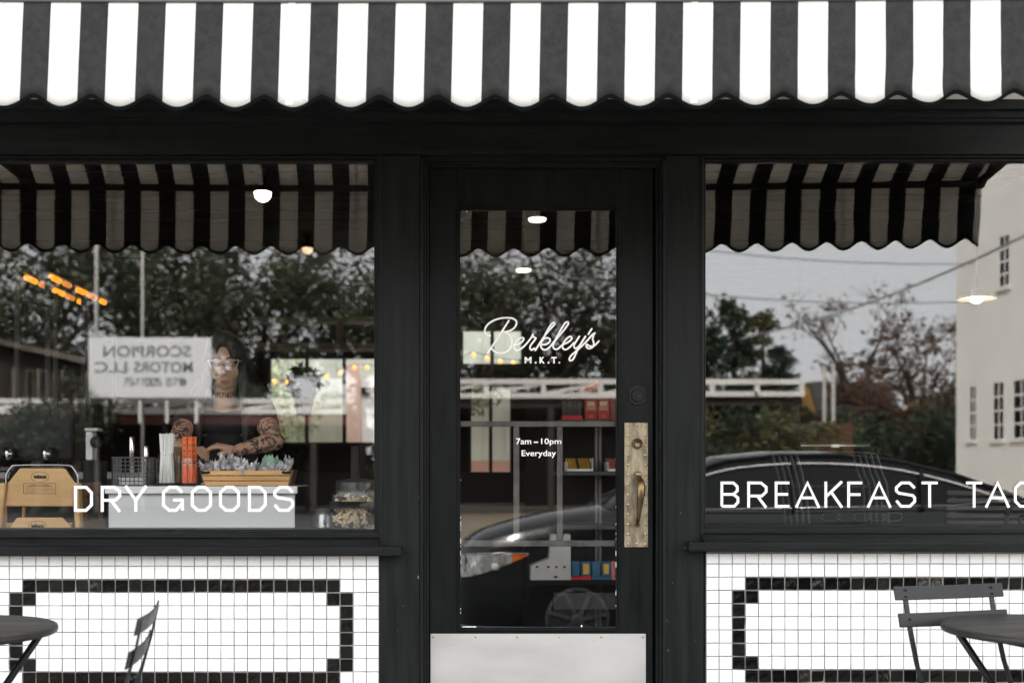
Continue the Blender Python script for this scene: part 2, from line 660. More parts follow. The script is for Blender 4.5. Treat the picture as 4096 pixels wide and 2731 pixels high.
def window(x0, x1, zt, zb, left):
    """display window: mouldings round a big pane, sloping sub-sill and nosed sill"""
    fm = MB()
    for (o, y0) in ((0, 0.004), (11, 0.018)):
        wd = 10.7
        e = wd / 1000
        oo = o / 1000
        X0, X1, T, B = x0 - 0.022 + oo, x1 + 0.022 - oo, zt + 0.022 - oo, zb - 0.016
        fm.box(X0, X0 + e, y0, 0.13, B, T)
        fm.box(X1 - e, X1, y0, 0.13, B, T)
        fm.box(X0 + e + 0.0004, X1 - e - 0.0004, y0, 0.13, T - e, T)
    win = fm.build('display_window', PAINT_V, shop, 0.002)
    xs0, xs1 = x0 - 0.022, x1 + 0.022
    hbeam('window_head', xs0, xs1, [(0.13, zt + 0.0225), (0.001, zt + 0.0225), (0.001, zt + 0.030), (-0.006, zt + 0.034), (-0.006, zt + 0.046), (0.13, zt + 0.046)], parent=win)
    zb0 = zb
    hbeam('bottom_moulding', xs0, xs1, [(0.13, zb0), (0.034, zb0), (0.03, zb0 - 0.006), (0.016, zb0 - 0.008), (0.008, zb0 - 0.016), (0.008, zb0 - 0.034), (0.13, zb0 - 0.034)], parent=win)
    sx0, sx1 = (xs0, x1 + 0.112) if left else (x0 - 0.083, xs1)
    hbeam('sill', xs0, xs1, [(0.13, zb0 - 0.0345), (0.0, zb0 - 0.036), (-0.012, zb0 - 0.04), (-0.056, zb0 - 0.064), (0.13, zb0 - 0.064)], parent=win)
    hbeam('sill_nosing', sx0, sx1, [(-0.0005, zb0 - 0.0642), (-0.06, zb0 - 0.0645), (-0.064, zb0 - 0.068), (-0.064, zb0 - 0.098), (-0.06, zb0 - 0.102), (-0.0005, zb0 - 0.102)], parent=win)
    return win


ZT = at(0, 648, 0.018)[2]
winL = window(fx(-540), fx(1495), ZT, fz(2117), True)
winR = window(fx(2827), fx(4600), at(0, 646, 0.018)[2], fz(2099), False)
winL['label'] = 'display window lettered DRY GOODS with a person behind it'
winR['label'] = 'display window lettered BREAKFAST TACOS mirroring trees and a car'
for wn, x0, x1, zb in ((winL, fx(-541), fx(1496), fz(2118)), (winR, fx(2826), fx(4601), fz(2100))):
    MB().box(x0, x1, 0.036, 0.042, zb, ZT + 0.001).build('pane', PANE, wn)

# lettering on the panes -------------------------------------------------
c = 0.24
GL = {
    'D': ([[(0, 0), (0.66, 0), (1, 0.24), (1, 0.76), (0.66, 1), (0, 1)]], True),
    'O': ([[(0.3, 0), (0.7, 0), (1, 0.22), (1, 0.78), (0.7, 1), (0.3, 1), (0, 0.78), (0, 0.22)]], True),
    'R': ([[(0, 0), (0, 1), (0.7, 1), (1, 0.82), (1, 0.62), (0.75, 0.44), (0, 0.44)], [(0.5, 0.44), (1.0, 0)]], False),
    'Y': ([[(0.5, 0), (0.5, 0.46)], [(0.0, 1), (0.5, 0.44), (1, 1)]], False),
    'G': ([[(0.98, 0.78), (0.72, 1), (0.3, 1), (0, 0.78), (0, 0.22), (0.3, 0), (0.66, 0), (0.98, 0.3)], [(0.5, 0.45), (0.98, 0.45), (1.0, 0)]], False),
    'S': ([[(1, 0.78), (0.72, 1), (0.28, 1), (0, 0.8), (0.0, 0.66), (0.14, 0.56), (0.9, 0.46), (1, 0.36), (1, 0.2), (0.74, 0), (0.26, 0), (0, 0.24)]], False),
    'B': ([[(0, 0), (0, 1), (0.72, 1), (0.96, 0.84), (0.96, 0.66), (0.72, 0.51), (0, 0.51)], [(0.72, 0.51), (1, 0.36), (1, 0.17), (0.78, 0), (0, 0)]], False),
    'E': ([[(1, 0), (0, 0), (0, 1), (1, 1)], [(0, 0.51), (0.9, 0.51)]], False),
    'A': ([[(0, 0), (0.5, 1.0), (1, 0)], [(0.2, 0.36), (0.8, 0.36)]], False),
    'K': ([[(0, 0), (0, 1)], [(1, 1), (0.06, 0.44)], [(0.34, 0.6), (1, 0)]], False),
    'F': ([[(0, 0), (0, 1), (1, 1)], [(0, 0.5), (0.88, 0.5)]], False),
    'T': ([[(0.5, 0), (0.5, 1)], [(0, 1), (1, 1)]], False),
    'C': ([[(1, 0.78), (0.72, 1), (0.28, 1), (0, 0.78), (0, 0.22), (0.28, 0), (0.72, 0), (1, 0.22)]], False),
}


def wx_(px):
    return at(px, 0, 0.035)[0]


def wz_(py):
    return at(0, py, 0.035)[2]


def word(letters, z0, z1, wd, parent, y=0.0352):
    for ch, a, b in letters:
        st, cl = GL[ch]
        h = wd / 2
        X0, X1 = wx_(a) + h, wx_(b) - h
        if ch in 'AYK':
            X0, X1 = wx_(a) + h * 0.6, wx_(b) - h * 0.6
        m = MB()
        for i, s in enumerate(st):
            pts = []
            for u, t in s:
                zz = z0 + h + (z1 - z0 - 2 * h) * t
                # strokes that end on the outline run right to it
                if ch in 'ARYKTF' and t == 0: zz = z0
                if ch in 'YK' and t == 1: zz = z1
                pts.append((X0 + (X1 - X0) * u, zz))
            m.ribbon(pts, wd, y - 0.0006 - i * 0.0002, y, cl)
        m.build('lettering', VINYL, parent)


word([('D', 296, 372), ('R', 403, 485), ('Y', 498, 589), ('G', 648, 736), ('O', 763, 848), ('O', 876, 960), ('D', 992, 1067), ('S', 1093, 1177)], wz_(2046), wz_(1942), 0.0118, winL)
word([('B', 2882, 2957), ('R', 2989, 3070), ('E', 3099, 3163), ('A', 3181, 3279), ('K', 3300, 3371), ('F', 3389, 3454), ('A', 3468, 3565), ('S', 3580, 3664), ('T', 3681, 3756), ('T', 3859, 3934), ('A', 3941, 4039), ('C', 4056, 4136), ('O', 4160, 4242), ('S', 4264, 4346)], wz_(2029), wz_(1925), 0.0108, winR)

# knocks in the paint that show bare wood and undercoat
rnd = random.Random(33)
pc = MB()
for px, py, w_, h_ in ((1673, 2307, 3, 9), (1676, 1990, 1.5, 4), (1612, 2421, 3, 1.2), (1590, 2520, 3.5, 1), (2723, 2050, 2, 3), (2741, 2190, 2, 4), (2690, 2330, 3, 2), (2668, 2480, 1.5, 5), (2672, 2600, 2, 7), (1560, 2290, 2, 1.5), (2780, 2560, 2.5, 1)):
    pc.prism([(fx(px + w_ * math.cos(a) * rnd.uniform(.6, 1)), fz(py + h_ * math.sin(a) * rnd.uniform(.6, 1))) for a in [k * math.pi / 3.5 for k in range(7)]], -0.0006, 0.002)
tag(pc.build('paint_chips', mat('bare_wood', (0.2, 0.16, 0.12), 0.8, var=0.5, scale=200), shop), kind='stuff')

# ------------------------------------------------------------------ tiled stall risers
def tile_mesh(name, wd, ht, m):
    t = 0.006
    i = 0.0016
    x, z = wd / 2, ht / 2
    v = [(-x, 0, -z), (x, 0, -z), (x, 0, z), (-x, 0, z), (-x, -t + i, -z), (x, -t + i, -z), (x, -t + i, z), (-x, -t + i, z),
         (-x + i, -t, -z + i), (x - i, -t, -z + i), (x - i, -t, z - i), (-x + i, -t, z - i)]
    f = [(8, 9, 10, 11)]
    for k in range(4):
        q = (k + 1) % 4
        f += [(4 + k, 4 + q, 8 + q, 8 + k), (k, q, 4 + q, 4 + k)]
    me = bpy.data.meshes.new(name)
    me.from_pydata(v, [], f)
    me.materials.append(m)
    return me


def tiled_wall(label, xs, rows, black, drop):
    """xs: joints along x, rows: joints downwards (photograph units); black: set of (column,row)"""
    cache = {}
    x0, x1 = fx(xs[0]), fx(xs[-1])
    root = thing('tiled_wall', label, 'wall', ((x0 + x1) / 2, 0.05, 0))
    bx('grout_bed', GROUT, root, x0 - (0.4 if drop < 0 else 0), x1 + (0.4 if drop > 0 else 0), 0.004, 0.2, 0.004, fz(rows[0]) + 0.012)
    rnd = random.Random(3)
    for j in range(len(rows) - 1):
        for i in range(len(xs) - 1):
            g = 0.006 if (i, j) in black else 0.0037
            wd = (xs[i + 1] - xs[i]) / 1000 - g
            ht = (rows[j + 1] - rows[j]) / 1000 - g
            bl = (i, j) in black
            k = (round(wd, 3), round(ht, 3), bl)
            if k not in cache:
                cache[k] = tile_mesh('tile', wd, ht, TILE_B if bl else TILE_W)
            o = bpy.data.objects.new('tile', cache[k])
            COL.objects.link(o)
            xm = (fx(xs[i]) + fx(xs[i + 1])) / 2 + rnd.uniform(-0.0005, 0.0005)
            zm = (fz(rows[j]) + fz(rows[j + 1])) / 2 + rnd.uniform(-0.0005, 0.0005)
            tl = 0.012 if not bl else 0.075
            o.location = (xm, 0.0042 + rnd.uniform(-0.0005, 0.0003), zm)
            o.rotation_euler = (rnd.gauss(0, tl), rnd.gauss(0, 0.004), rnd.gauss(0, tl))
            o.parent = root
            o.matrix_parent_inverse = root.matrix_basis.inverted()
    # courses below the view and beyond its edge, down to the pavement
    m = MB()
    zz = rows[-1]
    while fz(zz + 53) > 0.0:
        for i in range(len(xs) - 1):
            m.box(fx(xs[i]) + 0.002, fx(xs[i + 1]) - 0.002, -0.0018, 0.0042, fz(zz + 53) + 0.002, fz(zz) - 0.002)
        zz += 53
    s = 1 if drop > 0 else -1
    e = xs[-1] if drop > 0 else xs[0]
    for c_ in range(8):
        for j in range(len(rows) - 1):
            m.box(fx(e + s * 53 * c_) + s * 0.002, fx(e + s * 53 * (c_ + 1)) - s * 0.002, -0.0018, 0.0042, fz(rows[j + 1]) + 0.002, fz(rows[j]) - 0.002)
    tag(m.build('tile_courses', TILE_W, root), kind='stuff')
    return root


lx = [37.2 - 52.9] + [37.2 + 52.9 * k for k in range(28)] + [1516]
lr = [2219, 2263] + [2263 + 52.85 * k for k in range(1, 10)]
blk = set()
n = len(lx) - 2
for i in range(2, n - 2 + 0):
    blk |= {(i, 2), (i, 9)}
lefti, righti = 1, len(lx) - 1 - 3
for j in range(3, 9):
    blk |= {(lefti, j), (righti, j)}
blk |= {(lefti + 1, 3), (lefti + 1, 8), (righti - 1, 3), (righti - 1, 8)}
blk |= {(i, j) for i in range(lefti + 1, righti) for j in (2, 9)}
blk = {b for b in blk if not (b[1] in (2, 9) and (b[0] >= righti or b[0] <= lefti))}
tiled_wall('white square tiled wall with black border under the DRY GOODS window', lx, lr, blk, -1)
rx = [2825, 2876] + [2876 + 52.75 * k for k in range(1, 25)]
rr = [2211, 2254] + [2254 + 52.8 * k for k in range(1, 10)]
blk = {(i, j) for i in range(3, len(rx)) for j in (2, 9)} | {(2, j) for j in range(3, 9)} | {(3, 3), (3, 8)}
tiled_wall('white square tiled wall with black border under the BREAKFAST window', rx, rr, blk, 1)

# ------------------------------------------------------------------ entrance door
door = thing('entrance_door', 'black glazed cafe door with brass pull handle and metal kick plate', 'door', (fx(2611), 0.07, 0.12))
YD = 0.05


def dx_(px):
    return at(px, 0, 0.05)[0]


def dz_(py):
    return at(0, py, 0.05)[2]


bx('stile', PAINT_D, door, dx_(1717), dx_(1829), YD, YD + 0.045, 0.125, dz_(664), 0.002)
bx('stile', PAINT_D, door, dx_(2479), dx_(2611), YD, YD + 0.045, 0.125, dz_(664), 0.002)
bx('rail', PAINT_D, door, dx_(1829.3), dx_(2478.7), YD + 0.0008, YD + 0.044, dz_(828), dz_(664), 0.002)
bx('rail', PAINT_D, door, dx_(1829.3), dx_(2478.7), YD + 0.0008, YD + 0.044, 0.125, dz_(2521), 0.002)
m = MB()
for q, (o, y0) in enumerate(((0.3, YD - 0.006), (6.3, YD + 0.003))):
    a0, a1, t, b_ = 1829 + o, 2479 - o, 828 + o, 2521 - o
    e = 5.7
    m.box(dx_(a0), dx_(a0 + e), y0, YD + 0.04, dz_(b_), dz_(t))
    m.box(dx_(a1 - e), dx_(a1), y0, YD + 0.04, dz_(b_), dz_(t))
    m.box(dx_(a0 + e + 0.2), dx_(a1 - e - 0.2), y0, YD + 0.04, dz_(t + e), dz_(t))
    m.box(dx_(a0 + e + 0.2), dx_(a1 - e - 0.2), y0, YD + 0.04, dz_(b_), dz_(b_ - e))
m.build('glazing_bead', PAINT_D, door, 0.0015)
MB().box(dx_(1839), dx_(2469), YD + 0.012, YD + 0.018, dz_(2511), dz_(838)).build('pane', PANE_D, door)
for a in ((1683, 1705), (2162, 2186)):
    bx('guard_bar', STEEL, door, dx_(1841.5), dx_(2466.5), YD + 0.024, YD + 0.034, dz_(a[1]), dz_(a[0]), 0.0015)
for a in ((2055, 2079), (2230, 2253)):
    bx('guard_bar', STEEL, door, dx_(a[0]), dx_(a[1]), YD + 0.026, YD + 0.033, dz_(2161.5), dz_(1705.5), 0.0015)
# flecks of white paint left at the pane's edge
fl = MB()
rnd = random.Random(11)
for k in range(26):
    z = rnd.uniform(dz_(2490), dz_(1900)); hgt = rnd.choice([0.004, 0.006, 0.02])
    s_ = rnd.choice([(1841.6, 1844.0), (2464.0, 2466.4)])
    fl.box(dx_(s_[0]), dx_(s_[1]), YD + 0.0105, YD + 0.0119, z, z + hgt)
fl.box(dx_(1850), dx_(1905), YD + 0.0105, YD + 0.0119, dz_(2508.5), dz_(2505))
fl.box(dx_(2325), dx_(2330), YD + 0.0105, YD + 0.0119, dz_(2508), dz_(2500))
fl.box(dx_(1864), dx_(1872), YD + 0.0105, YD + 0.0119, dz_(845), dz_(842))
tag(fl.build('paint_flecks', VINYL, door), kind='stuff')
kp = bx('kick_plate', ALU, door, dx_(1722), dx_(2583), YD - 0.003, YD - 0.0004, dz_(2850), dz_(2533), 0.001)
for x in (1733, 1902, 2069, 2237, 2404, 2571):
    MB().ell((dx_(x), YD - 0.003, dz_(2546)), (0.0042, 0.002, 0.0042), 10, 5).build('screw', SCREW, kp, smooth=True)

sc_ = MB()
for k in range(34):
    px, py = rnd.uniform(1740, 2570), rnd.uniform(2556, 2800)
    l_ = rnd.uniform(4, 26); a = rnd.gauss(0, .5)
    sc_.bar((dx_(px), YD - 0.0031, dz_(py)), (dx_(px + l_ * math.cos(a)), YD - 0.0031, dz_(py + l_ * math.sin(a))), 0.0004, rnd.uniform(0.0006, 0.0016), (0, 1, 0))
tag(sc_.build('scuff_marks', mat('scuff_grey', (0.3, 0.29, 0.28), 0.6, var=0.3), kp), kind='stuff')
# handle set
hp = MB().box(dx_(2497), dx_(2591), YD - 0.006, YD - 0.0003, dz_(2187), dz_(1690)).build('handle_plate', BRASS, door, 0.0015)
for k in range(13):
    for x in (2511, 2581):
        z = dz_(1701 + k * 39.45)
        MB().ell((dx_(x), YD - 0.0063, z), (0.0056, 0.0034, 0.0056), 10, 6).build('screw', SCREW, hp, smooth=True)
for y_ in (1701, 2174):
    MB().ell((dx_(2546), YD - 0.0063, dz_(y_)), (0.0056, 0.0034, 0.0056), 10, 6).build('screw', SCREW, hp, smooth=True)


def cylinder(x, z, r, m, parent, yf):
    o = MB().lathe([(r, 0), (r, -0.006), (r * 0.92, -0.009), (r * 0.74, -0.009), (r * 0.72, -0.006), (r * 0.68, -0.006)], (x, yf, z), 28, 'y').build('lock_cylinder', m, parent, smooth=False)
    return o


lc = cylinder(dx_(2548), dz_(1774), 0.0215, BRASS_D, hp, YD - 0.006)
MB().lathe([(0.009, 0), (0.009, -0.003), (0.0075, -0.004)], (dx_(2548), YD - 0.012, dz_(1779)), 20, 'y').build('key_plug', BRASS, hp)
MB().box(dx_(2547), dx_(2549), YD - 0.0166, YD - 0.0155, dz_(1787), dz_(1776)).build('key_slot', PURE_BLACK, hp)
# thumb piece
MB().ell((dx_(2550), YD - 0.016, dz_(1893)), (0.0155, 0.014, 0.009), 18, 10, rot=Matrix.Rotation(math.radians(28), 3, 'X')).build('thumb_latch', BRASS, door, smooth=True)
# pull
pts = spline([(dx_(2549), YD - 0.004, dz_(1912)), (dx_(2552), YD - 0.02, dz_(1908)), (dx_(2556), YD - 0.043, dz_(1930)), (dx_(2555), YD - 0.052, dz_(1965)), (dx_(2552), YD - 0.05, dz_(2010)),
              (dx_(2549), YD - 0.036, dz_(2060)), (dx_(2547), YD - 0.016, dz_(2090)), (dx_(2546), YD - 0.006, dz_(2098))], 5)
N_ = len(pts)
rad = []
for i in range(N_):
    t = i / (N_ - 1)
    rad.append(0.007 + 0.010 * math.exp(-((t - 0.40) / 0.22) ** 2))
MB().tube(pts, rad, 14).build('pull_handle', BRASS_D, door, smooth=True)
tip = [(2546, 2078), (2550, 2090), (2562, 2096), (2556, 2104), (2546, 2109), (2537, 2104), (2531, 2096), (2542, 2090)]
MB().prism([(dx_(a), dz_(b)) for a, b in tip], YD - 0.012, YD - 0.005).build('handle_foot', BRASS_D, door, 0.002)
# dead bolt above
pl = [(-32, -28), (-20, -30), (-12, -38), (12, -38), (20, -30), (32, -28), (32, 28), (20, 32), (10, 39), (-10, 39), (-20, 32), (-32, 28)]
db = MB().prism([(dx_(2549 + a), dz_(1581 - b)) for a, b in pl], YD - 0.006, YD - 0.0003).build('deadbolt_plate', BLACKMETAL, door, 0.0015)
cylinder(dx_(2550), dz_(1581), 0.0265, BLACKMETAL, db, YD - 0.006)
MB().lathe([(0.009, 0), (0.009, -0.003), (0.007, -0.004)], (dx_(2550), YD - 0.012, dz_(1586)), 20, 'y').build('key_plug', GREYMETAL, db)
MB().box(dx_(2549), dx_(2551), YD - 0.0165, YD - 0.0155, dz_(1592), dz_(1583)).build('key_slot', PURE_BLACK, db)

# script lettering
def scr(pts, k=6):
    return [(dx_(1880 + p[0] / 4.2), dz_(1230 + p[1] / 4.2)) for p in spline([(a, b, 0) for a, b in pts], k)]


YG = YD + 0.0115
LETS = [
    [[(338, 465), (290, 462), (255, 420), (250, 370), (290, 290), (380, 220), (500, 178), (620, 165), (720, 178), (778, 220), (780, 275), (745, 335), (680, 380), (610, 400), (568, 402)],
     [(568, 402), (640, 430), (690, 500), (708, 580), (690, 660), (630, 728), (540, 760), (460, 753), (400, 722), (362, 682)],
     [(655, 212), (560, 362), (430, 560), (303, 750)]],
    [[(765, 622), (850, 590), (900, 540), (896, 505), (850, 503), (790, 550), (742, 625), (750, 685), (790, 710), (850, 690), (920, 635), (990, 555), (1045, 480), (1060, 448), (1064, 485), (1108, 508), (1075, 560), (1022, 630), (1012, 680), (1040, 706), (1085, 680)]],
    [[(1100, 712), (1250, 480), (1375, 330), (1425, 275), (1416, 250), (1380, 265), (1320, 350), (1240, 500), (1190, 600), (1235, 525), (1290, 503), (1345, 522), (1340, 570), (1280, 612), (1196, 622), (1205, 672), (1245, 702), (1295, 695), (1350, 650), (1415, 565)]],
    [[(1400, 590), (1560, 400), (1640, 295), (1657, 250), (1632, 236), (1590, 270), (1500, 420), (1412, 590), (1402, 655), (1430, 692), (1480, 688), (1550, 625), (1575, 612), (1660, 570), (1712, 520), (1700, 482), (1660, 492), (1600, 550), (1558, 630), (1572, 685), (1620, 698), (1690, 650), (1750, 585)]],
    [[(1842, 478), (1765, 600), (1752, 650), (1785, 682), (1850, 625), (1905, 540), (1945, 478)],
     [(1945, 478), (1820, 690), (1745, 850), (1695, 885), (1674, 862), (1710, 795), (1830, 690), (1965, 560), (2060, 450), (2105, 424)],
     [(2085, 455), (2066, 520), (2085, 590), (2070, 655), (2000, 682), (1962, 650), (1964, 608)], [(1962, 610), (2030, 645), (2100, 628), (2170, 558)]],
    [[(2050, 352), (1995, 440)]],
]
for q, st in enumerate(LETS):
    m = MB()
    for i, s in enumerate(st):
        s2 = scr(s)
        m.ribbon(s2, 0.0072, YG - 0.0006 - i * 0.0002, YG)
        for ne, e in enumerate((s2[0], s2[-1])):
            m.prism([(e[0] + 0.0036 * math.cos(a * math.pi / 5), e[1] + 0.0036 * math.sin(a * math.pi / 5)) for a in range(10)], YG - 0.00061 - i * 0.0002 + ne * 0.00002 - (0.0005 if ne else 0), YG + 0.0001)
    m.build('lettering', VINYL_C, door)
for ch, a, b, d in (('M', 2099, 2127, 0), ('K', 2159, 2180, 0), ('T', 2206, 2228, 0)):
    text_mesh(ch, dx_(a), dx_(b), dz_(1452), dz_(1426), YG - 0.0006, YG, bold=0.035).build('lettering', VINYL_C, door)
for a in (2140, 2192, 2235):
    bx('lettering', VINYL_C, door, dx_(a), dx_(a + 6.5), YG - 0.0006, YG, dz_(1452), dz_(1446))
text_mesh('7am', dx_(2065), dx_(2125.5), dz_(1776), dz_(1752), YG - 0.0006, YG, bold=0.008).build('lettering', VINYL, door)
bx('lettering', VINYL, door, dx_(2136), dx_(2153), YG - 0.0006, YG, dz_(1770), dz_(1765.2))
text_mesh('10pm', dx_(2165.5), dx_(2246), dz_(1782), dz_(1752.5), YG - 0.0006, YG, bold=0.008).build('lettering', VINYL, door)
text_mesh('Everyday', dx_(2087), dx_(2225), dz_(1830.5), dz_(1800), YG - 0.0006, YG, bold=0.008).build('lettering', VINYL, door)

# ------------------------------------------------------------------ awning
AW = thing('awning', 'black and white striped awning with scalloped valance over the shop front', 'awning', (0, 0, 3.4))
WHITEC = cloth('white_awning_cloth', (0.86, 0.85, 0.835), 0.36, 0.97, 1.03)
BLACKC = cloth('black_awning_cloth', (0.028, 0.028, 0.0275), 0.06, 0.6, 1.35)
BIND = mat('black_binding', (0.004, 0.005, 0.005), 0.9, spec=0.03)
PER = 0.1748
X0 = -1.4106 - PER * 12
AXL, AXR = -3.17, 2.42
ZF, YF = 2.624, -1.09


def sag(x):
    return 0.0047 * (x + 0.55) ** 2 - 0.004


def scallop(x):
    """height of the hem above its lowest point"""
    u = ((x - X0) / PER + 0.5) % 1.0 - 0.5
    return 0.021 * (1 - math.cos(2 * math.pi * u)) * (0.72 + 0.28 * abs(2 * u) ** 1.5)


mat_i = []
vm, sm = MB(), MB()
edges = []
x = AXL
e = []
k = 0
while True:
    a = X0 + PER * k - PER * 0.26
    b = X0 + PER * k + PER * 0.26
    e += [a, b]
    k += 1
    if a > AXR: break
cuts = [AXL] + [q for q in e if AXL + 0.002 < q < AXR - 0.002] + [AXR]


def is_white(x):
    u = ((x - X0) / PER + 0.5) % 1.0 - 0.5
    return abs(u) < 0.26


def wob(x, t):
    return 0.0035 * noise.noise(Vector((x * 2.2, t * 1.5, 3.1))) + (0.010 * noise.noise(Vector((x * 5.0, t * 3, 7))) * max(0, min(1, (x - 0.9) / 1.2)))


def val_pt(x, t, hem):
    """t 0 at the bar, 1 at the hem"""
    zb = ZF - 0.3255 + sag(x) + hem
    zt = ZF + 0.6 * sag(x)
    z = zt + (zb - zt) * t
    y = YF - 0.012 - 0.016 * t + wob(x, t) * t - 0.006 * math.cos((x - X0) / PER * 2 * math.pi) * t * t
    return (x - 0.007 * t + 1.4 * wob(x + 9, t) * t * max(0, min(1, (x - 0.7))), y, z)


def slope_pt(x, t):
    """t 0 at the bar, 1 at the wall"""
    return (x + 0.058 * t, YF - 0.012 + (1.065 + 0.012) * t, ZF + 0.004 + 0.6 * sag(x) * (1 - t) + 0.82 * t - 0.02 * math.sin(math.pi * t))


for i in range(len(cuts) - 1):
    a, b = cuts[i], cuts[i + 1]
    mi = 0 if is_white((a + b) / 2) else 1
    nx, nt_ = 10, 9
    v, f = [], []
    for q in range(nx + 1):
        xx = a + (b - a) * q / nx
        for r in range(nt_ + 1):
            v.append(val_pt(xx, r / nt_, scallop(xx)))
    for q in range(nx):
        for r in range(nt_):
            o = q * (nt_ + 1) + r
            f.append((o, o + 1, o + nt_ + 2, o + nt_ + 1))
    vm.add(v, f, mi)
    v, f = [], []
    for q in range(4):
        xx = a + (b - a) * q / 3
        for r in range(13):
            v.append(slope_pt(xx, r / 12))
    for q in range(3):
        for r in range(12):
            o = q * 13 + r
            f.append((o, o + 13, o + 14, o + 1))
    sm.add(v, f, mi)
va = vm.build('valance', [WHITEC, BLACKC], AW, smooth=True)
sl = sm.build('canopy_cloth', [WHITEC, BLACKC], AW, smooth=True)
for o_ in (va, sl):
    s_ = o_.modifiers.new('thickness', 'SOLIDIFY'); s_.thickness = 0.0008; s_.offset = 0
# scalloped binding
v, f = [], []
nb = 620
for i in range(nb + 1):
    xx = AXL + (AXR - AXL) * i / nb
    h = scallop(xx)
    p = val_pt(xx, 1, h)
    q = val_pt(xx, 1, h - 0.011)
    v += [(p[0], p[1] - 0.002, p[2] + 0.002), (q[0], q[1] - 0.002, q[2]), (q[0], q[1] + 0.002, q[2]), (p[0], p[1] + 0.002, p[2] + 0.002)]
for i in range(nb):
    o = i * 4
    for k_ in range(4):
        f.append((o + k_, o + (k_ + 1) % 4, o + 4 + (k_ + 1) % 4, o + 4 + k_))
MB().add(v, f).build('hem_binding', BIND, AW)
# fold seam along the bar
MB().tube([(xx, YF - 0.013, ZF + 0.004 + 0.6 * sag(xx)) for xx in [AXL + (AXR - AXL) * i / 60 for i in range(61)]], 0.006, 8).build('front_piping', mat('grey_piping', (0.11, 0.11, 0.11), 0.8), AW, smooth=True)
# overlapping seams, every seventh stripe
for k_ in range(-1, 5):
    xs_ = -1.946 + k_ * PER * 7
    if not AXL + 0.05 < xs_ < AXR - 0.05: continue
    v, f = [], []
    for r in range(10):
        p = val_pt(xs_, r / 9 * 0.975, scallop(xs_)); v += [(p[0] - 0.011, p[1] - 0.0022, p[2]), (p[0] + 0.011, p[1] - 0.0022, p[2])]
    for r in range(9): f.append((2 * r, 2 * r + 1, 2 * r + 3, 2 * r + 2))
    v2, f2 = [], []
    for r in range(13):
        p = slope_pt(xs_, r / 12); v2 += [(p[0] - 0.011, p[1], p[2] + 0.003), (p[0] + 0.011, p[1], p[2] + 0.003)]
    for r in range(12): f2.append((2 * r, 2 * r + 1, 2 * r + 3, 2 * r + 2))
    MB().add(v, f).add(v2, f2).build('cloth_seam', WHITEC, AW)
# frame
MB().tube([(xx, YF + 0.012, ZF - 0.012 + 0.6 * sag(xx)) for xx in [AXL + 0.02 + (AXR - AXL - 0.04) * i / 20 for i in range(21)]], 0.017, 10).build('front_bar', BLACKMETAL, AW, smooth=True)
for xx, dx in ((-2.32, -0.5), (AXR - 0.06, 0.35)):
    MB().bar((xx, YF + 0.03, ZF - 0.012), (xx + dx, -0.002, ZF + 0.42), 0.028, 0.03).build('support_arm', BLACKMETAL, AW, 0.003)
for xx in (AXL + 0.1, AXR - 0.02):
    MB().bar((xx, YF + 0.02, ZF - 0.01), (xx + 0.05, -0.002, ZF + 0.79), 0.022, 0.022).build('rafter', BLACKMETAL, AW, 0.003)
